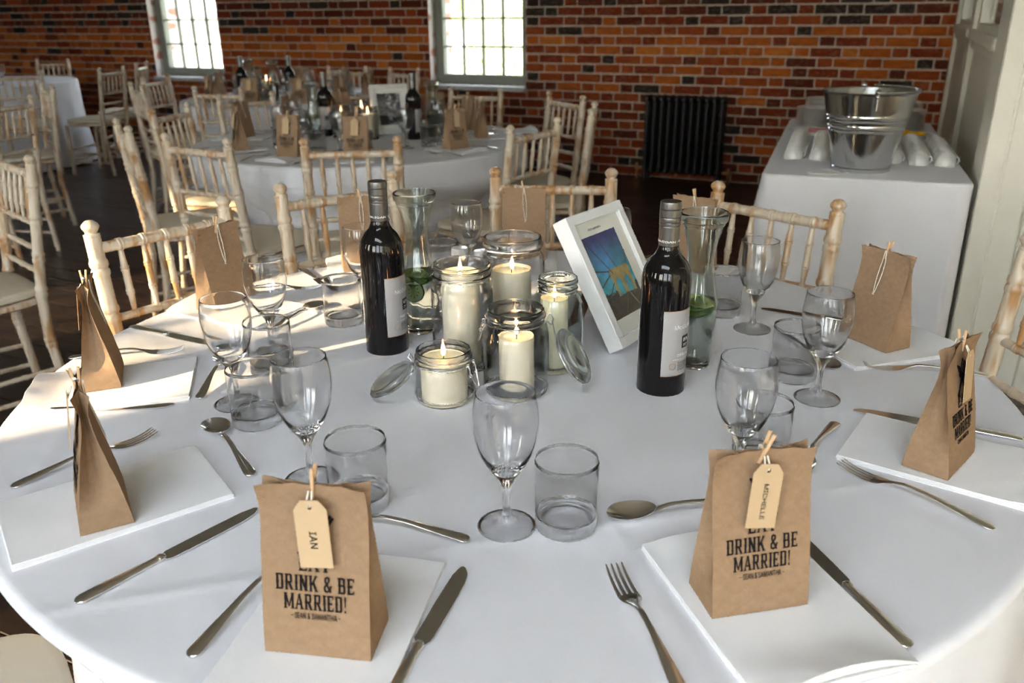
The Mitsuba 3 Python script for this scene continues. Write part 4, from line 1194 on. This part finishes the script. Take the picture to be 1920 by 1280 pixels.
# ---------------------------------------------------------------- photo frame
def photo_mesh(w, h, mono=False):
    nx, ny = 120, 165
    X, Y = np.meshgrid(np.linspace(0, 1, nx), np.linspace(0, 1, ny))
    pts = np.stack([X * 6, Y * 8, X * 0], -1)
    nz = meshkit.fbm(pts * 2, 4, 5)
    top, low = np.array([.016, .018, .11]), np.array([.02, .24, .30])
    k_ = np.clip((.95 - Y) / .6, 0, 1)[..., None]
    c = top * (1 - k_) + low * k_
    c = c * (0.6 + 0.9 * nz[..., None])
    c += np.array([.02, .06, .2]) * np.exp(-((X - .35) / .25) ** 2 - ((Y - .62) / .2) ** 2)[..., None]
    # a stone bridge tower with two pointed arches
    tx0, tx1, ty0, ty1 = .34, .92, .24, .56
    tw = (X > tx0) & (X < tx1) & (Y > .20) & (Y < ty1)
    for cx in (.50, .76):
        hh = .44 - ((X - cx) / .10) ** 2 * .09
        tw &= ~((np.abs(X - cx) < .085) & (Y < hh))
    stone = np.array([.26, .20, .075]) * (.5 + 1.0 * nz[..., None])
    c = np.where(tw[..., None], stone, c)
    # cables
    def line(x0, y0, x1, y1, wd, col):
        nonlocal c
        dx, dy = x1 - x0, y1 - y0
        L_ = math.hypot(dx, dy)
        d = np.abs((X - x0) * dy - (Y - y0) * dx) / L_
        s_ = ((X - x0) * dx + (Y - y0) * dy) / L_ / L_
        m_ = ((d < wd) & (s_ > 0) & (s_ < 1))[..., None]
        c = np.where(m_, np.array(col), c)
    for e in ((.44, .5, 0, 1.0), (.60, .56, .36, 1.0), (.36, .54, 0, .60), (.9, .55, 1, .72), (.34, .50, 0, .40), (.36, .4, .10, .26)):
        line(*e, .008, (.03, .02, .02))
    sky_l = (Y < .30 + .03 * np.sin(X * 21) * (np.sin(X * 47) > 0)) & (Y > .2) & ~((X > .36) & (X < .92))
    c = np.where(sky_l[..., None], np.array([.012, .014, .02]), c)
    road = (Y < .24 - .05 * np.abs(X - .6))
    c = np.where(road[..., None], np.array([.030, .024, .020]) * (.6 + .9 * nz[..., None]), c)
    line(.68, .22, .85, 0.0, .010, (.16, .15, .12))
    line(.60, .22, .35, 0.0, .006, (.07, .05, .04))
    sp = (rng.random(X.shape) > .985) & (Y < .34) & (Y > .2)
    c = np.where(sp[..., None], np.array([.35, .25, .08]), c)
    if mono:
        c = np.repeat((c.mean(-1, keepdims=True) * .8), 3, -1) + np.where((X > .4)[..., None] & (nz > .55)[..., None], .3, 0)
    V = np.stack([X * w, Y * 0, Y * h], -1)
    m = grid(V)
    return m, np.clip(c, 0, 1).reshape(-1, 3)
def photo_frame(x, y, yaw, lean, label, w=.189, h=.247, t=.031, mono=False, group=None):
    """x, y: the foot of the back left edge; local x to the right, y backwards, z up."""
    k = thing('photo_frame', label, 'picture frame', group)
    a, le = math.radians(yaw), math.radians(lean)
    r_ = np.array([math.cos(a), math.sin(a), 0])
    n_ = np.array([math.sin(a), -math.cos(a), 0])
    z_ = np.array([0, 0, 1.0])
    up, nf = math.cos(le) * z_ - math.sin(le) * n_, math.cos(le) * n_ + math.sin(le) * z_
    at = frame_m([x, y, TT], r_, -nf, up)
    b = .0185
    put(k + '__frame_border', P(cat([bx(0, b, -t, 0, 0, h, .0012), bx(w - b, w, -t, 0, 0, h, .0012), bx(b - .001, w - b + .001, -t, 0, 0, b, .0012), bx(b - .001, w - b + .001, -t, 0, h - b, h, .0012)]), 'frame_white'), at)
    mt = put(k + '__mount_board', P(bx(b, w - b, -t + .008, -t + .012, b, h - b), 'mat_board'), at)
    pm, col = photo_mesh(.113, .156, mono)
    put(mt + '__photograph', P(pm, 'photo_print', True, color=col), at @ M(w * .155, -t + .0076, h * .19))
    if not mono:
        tx = LineString([(q_ * .0011, .0016 * math.sin(q_ * 1.9) + .0011 * math.sin(q_ * 3.1 + 1)) for q_ in np.linspace(0, 40, 160)]).buffer(.00022)
        put(mt + '__handwriting', P(xf(flat(tx, .0002), rotm([1, 0, 0], 90)), 'print_dark'), at @ M(w * .155 + .030, -t + .0078, h * .865))
    put(k + '__back_board', P(bx(b, w - b, -.006, -.002, b, h - b), 'strut_board'), at)
    # easel strut from high on the back down to the cloth
    p0 = at @ np.array([w / 2, .001, h * .62, 1])
    foot = p0[:3] - n_ * 0.055
    foot[2] = TT
    d = foot - p0[:3]
    L_ = np.linalg.norm(d)
    ez = d / L_
    ex = r_
    put(k + '__easel_strut', P(trimesh.convex.convex_hull(np.array([[sx * (.016 if q_ == 0 else .030), sy * .0013, q_ * L_] for sx in (-1, 1) for sy in (-1, 1) for q_ in (0, 1)])), 'strut_board'), frame_m(p0[:3], ex, np.cross(ez, ex), ez))
photo_frame(.170, 1.371, 53.4, 29.9, 'white box frame with a colour bridge photo, leaning back beside the right bottle')

# ---------------------------------------------------------------- the second and third table
def laid_table(c, angs, where, seed, r0=.565, detail=True):
    r = np.random.default_rng(seed)
    ords = ['first', 'second', 'third', 'fourth', 'fifth', 'sixth', 'seventh', 'eighth', 'ninth', 'tenth']
    for i, a in enumerate(angs):
        q_ = math.radians(a)
        e, s = np.array([math.cos(q_), math.sin(q_)]), np.array([-math.sin(q_), math.cos(q_)])
        pt = lambda ra, sd: np.array(c) + e * ra + s * sd
        spot = f'{ords[i]} place clockwise from' if False else f'{ords[i]} place of the {where} table, counted anticlockwise from the front'
        b = pt(r0 + r.uniform(-.02, .03), r.uniform(-.02, .02))
        bag(b[0], b[1], a + 90 + r.uniform(-14, 14), f'kraft bag at the {spot}', f'kraft favour bags on the {where} table', None, i, z=TT + .0071)
        n_ = pt(r0 + .02, 0)
        napkin(n_[0], n_[1], a, .23, .16, f'folded napkin at the {spot}', 20 + i % 4, (.3, 1.2, 0, .8)[i % 4], f'folded napkins on the {where} table')
        g = pt(r0 - .20, -.085 + r.uniform(-.01, .01))
        goblet(g[0], g[1], f'wine glass at the {spot}', f'wine glasses on the {where} table')
        g = pt(r0 - .16, .025 + r.uniform(-.008, .008))
        tumbler(g[0], g[1], f'tumbler at the {spot}', f'tumblers on the {where} table')
        if detail:
            k0, k1 = pt(r0 + .17, -.125), pt(r0 - .05, -.125)
            f0, f1 = pt(r0 + .16, .125), pt(r0 - .03, .125)
            # right hand of a sitter looking at the centre
            knife(f0, f1, 'h', f'knife at the {spot}', f'table knives on the {where} table')
            fork(k0, k1, 'h', f'fork at the {spot}', f'table forks on the {where} table')
            s0, s1 = pt(r0 - .135, .10), pt(r0 - .135, -.08)
laid_table(T2, [-84, -113, -149, 171, 139, 109, 60, 32, 2, -38], 'second', 41)
laid_table(T3, [-104, -145, 169, 133, 97, 60, 25, -10, -45, -72], 'third', 42, detail=False)
bottle(-.455, 4.112, 70, 'dark wine bottle on the second table, beside the tilted frame', 'wine bottles further back', True)
bottle(-1.815, 5.985, 40, 'dark wine bottle on the third table, left of its candles', 'wine bottles further back', True)
bottle(-1.50, 6.02, 20, 'dark wine bottle on the third table, right of its candles', 'wine bottles further back', True)
bottle(-.90, 4.26, 0, 'dark wine bottle seen behind the carafe of the second table', 'wine bottles further back', True)
for x, y, l in ((-.927, 4.105, 'water carafe on the second table, left of its candles'), (-.365, 4.122, 'water carafe behind the bottle of the second table'), (-1.86, 6.31, 'water carafe on the third table below the left window'), (-1.62, 6.05, 'water carafe on the third table between its candles')):
    a = carafe(x, y, l, 0, 'water carafes further back')
    cucumber(a @ M(0, 0, .112) @ rotm([1, 0, 0], 10), .0215, 'cucumber slice floating in the ' + l)
photo_frame(-.655, 4.195, 22, 24, 'white frame with a black and white photo on the second table', mono=True)
JA, JB, JC = jar_shell(.0462, .0432, .084, .022), jar_shell(.0512, .0487, .150, .026, threads=2), jar_shell(.0560, .0520, .165, .028)
for i, (x, y, m, r_, h, l) in enumerate([(-.775, 4.085, JA, .0355, .058, 'low candle jar in front, on the second table'), (-.815, 4.20, JB, .030, .10, 'tall candle jar at left on the second table'), (-.735, 4.315, JC, .034, .115, 'wide candle jar at the back of the second table'), (-.672, 4.108, JB, .028, .108, 'candle jar beside the frame of the second table'),
                                         (-1.80, 6.12, JB, .030, .10, 'candle jar at left on the third table'), (-1.72, 6.24, JC, .034, .115, 'candle jar at right on the third table'), (-1.74, 6.05, JA, .0355, .058, 'low candle jar on the third table')]):
    jar(x, y, m, l, 'candle jars further back')
    candle(x, y, TT + .0064, r_, h, 'lit candle in the ' + l, 'candles further back', fs=1.1)
napkin(.02, 4.32, 20, .2, .15, 'crumpled napkin with a pink stripe at the right edge of the second table', 77, 1.8, z=TT)
for x, y, l in ((-4.55, 7.62, 'wine glass on the far left table, at the left edge'), (-4.45, 7.75, 'second wine glass on the far left table')):
    goblet(x, y, l, 'wine glasses on the far left table')

# ---------------------------------------------------------------- buffet
FLc = np.array([.932, 3.112])
bxd, byd = np.array([.937, -.350]), np.array([.350, .937])
WBF = frame_m([FLc[0], FLc[1], 0], [bxd[0], bxd[1], 0], [byd[0], byd[1], 0], [0, 0, 1])
BFW, BFL = .685, 1.76
t = thing('buffet_table', 'trestle table under the white buffet cloth', 'table')
put(t + '__tabletop', P(bx(.012, BFW - .012, .012, BFL - .012, TT - .03, TT - .003), 'strut_board'), WBF)
for x in (.08, BFW - .08):
    for y in (.15, BFL - .15):
        put(t + '__leg', P(tube([[x, y, 0], [x, y, TT - .03]], .014, 8), 'wire'), WBF)
def buffet_cloth():
    n = 320
    per = 2 * (BFW + BFL)
    s = np.arange(n) * per / n
    base, nor = [], []
    for q_ in s:
        if q_ < BFW: base.append((q_, 0)); nor.append((0, -1))
        elif q_ < BFW + BFL: base.append((BFW, q_ - BFW)); nor.append((1, 0))
        elif q_ < 2 * BFW + BFL: base.append((BFW - (q_ - BFW - BFL), BFL)); nor.append((0, 1))
        else: base.append((0, BFL - (q_ - 2 * BFW - BFL))); nor.append((-1, 0))
    base, nor = np.array(base), np.array(nor, float)
    # rounded corners
    for _ in range(3):
        base = (np.roll(base, 1, 0) + 2 * base + np.roll(base, -1, 0)) / 4
        nor = (np.roll(nor, 1, 0) + 2 * nor + np.roll(nor, -1, 0)) / 4
    nor /= np.linalg.norm(nor, axis=1, keepdims=True)
    ctr = np.array([BFW / 2, BFL / 2])
    rows = []
    for k_ in (.0005, .3, .6, .85, .96):
        rows.append(np.c_[ctr + (base - ctr) * k_, np.full(n, TT)])
    for b in np.linspace(0, PI / 2, 5):
        rows.append(np.c_[base + nor * (.010 * math.sin(b)), np.full(n, TT - .010 + .010 * math.cos(b))])
    corner = np.zeros(n)
    for cs in (0, BFW, BFW + BFL, 2 * BFW + BFL):
        d = np.abs((s - cs + per / 2) % per - per / 2)
        corner += np.exp(-(d / .09) ** 2)
    wave = np.cos(s * 17) * .4 + np.cos(s * 29 + 1) * .3 + np.cos(s * 7 + 2) * .5
    right = (nor[:, 0] > .35)                       # against the partition the cloth hangs straight
    left = np.clip(-nor[:, 0], 0, 1)
    for q_ in np.linspace(.06, 1, 14):
        off = .010 + q_ * (.012 + .006 * wave) + q_ ** 1.2 * .05 * corner + left * q_ * .075
        off = np.where(right, .008 + .004 * wave * q_, off)
        rows.append(np.c_[base + nor * off[:, None], np.full(n, TT - .01 - q_ * (TT - .03))])
    return grid(np.array(rows), True)
tell(put('buffet_cloth', P(buffet_cloth(), 'linen', True), WBF), 'white cloth hanging to the floor over the buffet by the cream partition', 'tablecloth')
# bucket
t = thing('metal_bucket', 'shiny zinc bucket at the front of the buffet', 'bucket')
at = WBF @ M(.33, .205, TT)
RB, RT, HB = .101, .163, .284
def rr(z): return RB + (RT - RB) * (z / HB) ** 1.08
pro = [(0, .006), (RB - .006, .006), (RB - .004, 0), (RB + .003, 0), (RB + .004, .012), (RB + .001, .016)]
for z in np.linspace(.02, HB - .008, 60):
    rib = sum(.0032 * math.exp(-((z - zc) / .0030) ** 2) for zc in (.150, .163, .184, .197))
    pro.append((rr(z) + rib, z))
pro += [(RT + .003, HB - .006), (RT + .0045, HB - .002), (RT + .002, HB + .001), (RT - .002, HB - .002)]
pro += [(rr(z) - .0015, z) for z in (HB - .01, .2, .1, .02)] + [(RB - .003, .0075), (0, .0075)]
put(t + '__bucket_body', P(lathe(pro, 72), 'zinc', 35), at)
for sg, nm in ((-1, 0), (1, 1)):
    e = np.array([math.sin(.12) * sg, -math.cos(.12) * sg, 0])
    s = np.array([e[1], -e[0], 0])
    ct = e * (RT + .003) + [0, 0, HB - .006]
    put(t + '__handle_ear', P(cat([trimesh.creation.icosphere(2, .011).apply_translation(ct + [0, 0, .012]), trimesh.creation.icosphere(2, .009).apply_translation(ct + [0, 0, -.004]), tube([ct + [0, 0, -.05], ct + [0, 0, .02]], .006, 8)]), 'zinc', True), at)
hp = [[(RT + .004) * math.cos(q_) * .99, 0.012 * math.sin(q_) + (RT + .006) * math.sin(q_), HB + .006] for q_ in np.linspace(-PI / 2 + .1, PI / 2 - .1, 30)]
put(t + '__bail_handle', P(tube(hp, .0035, 8), 'zinc', True), at)
tell(put('ice_tongs', P(cat([bx(-.055, .055, -.011, .011, 0, .006, .0025), bx(.03, .075, -.014, .014, .001, .008, .003)]), 'china'), WBF @ M(.205, .045, TT, 6)), 'small flat white bar at the foot of the bucket', 'utensil')
# cups, upside down in rows
cup = fine([(.0405, .001), (.0412, .003), (.0400, .016), (.0360, .032), (.0290, .046), (.0235, .051), (.0230, .0545)], 3) + [(.0205, .0545), (.020, .052), (0, .051)]
CUP = P(lathe(cup + [(0, .048)] + fine([(.022, .047), (.0335, .032), (.0378, .016), (.0388, .001), (.0405, .001)], 2), 32), 'china', 40)
CUPH = P(tube([[.0385, 0, .013], [.044, 0, .012], [.0495, 0, .020], [.0487, 0, .030], [.043, 0, .037], [.034, 0, .037]], .0038, 8), 'china', True)
cols = [(.080, 'leftmost'), (.177, 'second'), (.445, 'third'), (.540, 'fourth'), (.634, 'rightmost')]
od = ['nearest', 'second', 'third', 'fourth', 'fifth', 'sixth', 'farthest']
for x, cn in cols:
    for i in range(7):
        t = thing('coffee_cup', f'white cup upside down, {od[i]} in the {cn} row on the buffet', 'cup', 'upturned cups on the buffet')
        at = WBF @ M(x, .385 - (.02 if x > .5 else 0) + i * .0862, TT, 6 + (i * 37 % 5) - 2, .92)
        put(t + '__cup_body', CUP, at)
        put(t + '__handle', CUPH, at)
plate = fine([(0, .002), (.055, .002), (.060, .0), (.064, .001), (.085, .010), (.100, .0135)], 3) + fine([(.1005, .0145), (.085, .0125), (.062, .0045), (0, .0040)], 2)
PLATE = P(lathe(plate, 48), 'china', 40)
nth = ['bottom', 'second', 'third', 'fourth', 'fifth', 'sixth', 'seventh', 'eighth', 'ninth', 'tenth', 'eleventh', 'twelfth', 'thirteenth', 'fourteenth']
for x, y, n, l in ((.135, 1.44, 11, 'left front stack'), (.165, 1.652, 14, 'left rear stack'), (.535, 1.43, 11, 'right front stack'), (.535, 1.645, 13, 'right rear stack')):
    for i in range(n):
        tell(put('side_plate', PLATE, WBF @ M(x + rng.normal(0, .0012), y + rng.normal(0, .0012), TT + i * .0085)), f'white plate, {nth[i]} from below in the {l} on the buffet', 'plate', 'stacked plates on the buffet')
dish = fine([(0, .002), (.07, .002), (.085, .0), (.10, .008), (.135, .018)], 3) + fine([(.1355, .0195), (.10, .0105), (.08, .0045), (0, .0045)], 2)
DM = lathe(dish, 48)
DM.apply_scale([1.0, .72, 1.0])
DISH = P(DM, 'china', 40)
tell(put('serving_dish', DISH, WBF @ M(.150, 1.165, TT)), 'oval white dish with pink paper in front of the left plates', 'dish')
tell(put('serving_dish', DISH, WBF @ M(.525, 1.150, TT)), 'oval white dish of yellow fruit in front of the right plates', 'dish')
for i in range(3):
    tell(put('paper_napkin', P(bx(-.045, .045, -.045, .045, 0, .003, .001), 'pink_paper'), WBF @ M(.150 + .008 * i, 1.165, TT + .0125 + i * .0032, 12 * i)), f'pink paper napkin, {("lowest", "middle", "topmost")[i]} on the left dish', 'napkin')
for i in range(16):
    a, r_ = i * 2.4, .016 * math.sqrt(i)
    m = trimesh.creation.icosphere(2, .017)
    m.apply_scale([1.5, .75, .6])
    tell(put('fruit_piece', P(m, 'fruit', True), WBF @ M(.525 + r_ * math.cos(a) * 1.25, 1.15 + r_ * math.sin(a) * .8, TT + .0155 + .006 * (i % 2), math.degrees(a))), 'piece of yellow orange fruit on the right dish', 'fruit', 'fruit pieces on the right dish')

# ---------------------------------------------------------------- radiator
t = thing('radiator', 'black column radiator on the brick wall', 'radiator')
u0, nsec, pitch_ = -2.045, 11, .0605
for i in range(nsec):
    u = u0 + pitch_ * (i + .5)
    sec = []
    for y in (-.155, -.105, -.055):
        sec.append(tube([[u, y, .10], [u, y, .16], [u, y, .60], [u, y, .655]], [.020, .0165, .0165, .020], 10))
    for z in (.085, .655):
        sec.append(tube([[u, -.185, z], [u, -.160, z], [u, -.05, z], [u, -.025, z]], [.012, .027, .027, .012], 12))
        sec.append(tube([[u - pitch_ / 2, -.105, z], [u + pitch_ / 2, -.105, z]], .022, 10))
    if i in (0, nsec - 1):
        sec.append(tube([[u, -.155, .09], [u, -.16, 0]], [.020, .016], 10))
        sec.append(tube([[u, -.055, .09], [u, -.05, 0]], [.020, .016], 10))
    put(t + '__section', P(cat(sec), 'radiator_black', 50), WB)
for u, s in ((u0 - .05, -1), (u0 + nsec * pitch_ + .05, 1)):
    put(t + '__valve', P(cat([tube([[u, -.105, .0], [u, -.105, .08]], .008, 8), tube([[u, -.105, .078], [u - s * .06, -.105, .085]], .009, 8), lathe([(0, .075), (.014, .075), (.016, .09), (.012, .125), (0, .128)], 14).apply_translation([u, -.105, 0])]), 'copper', 40), WB)
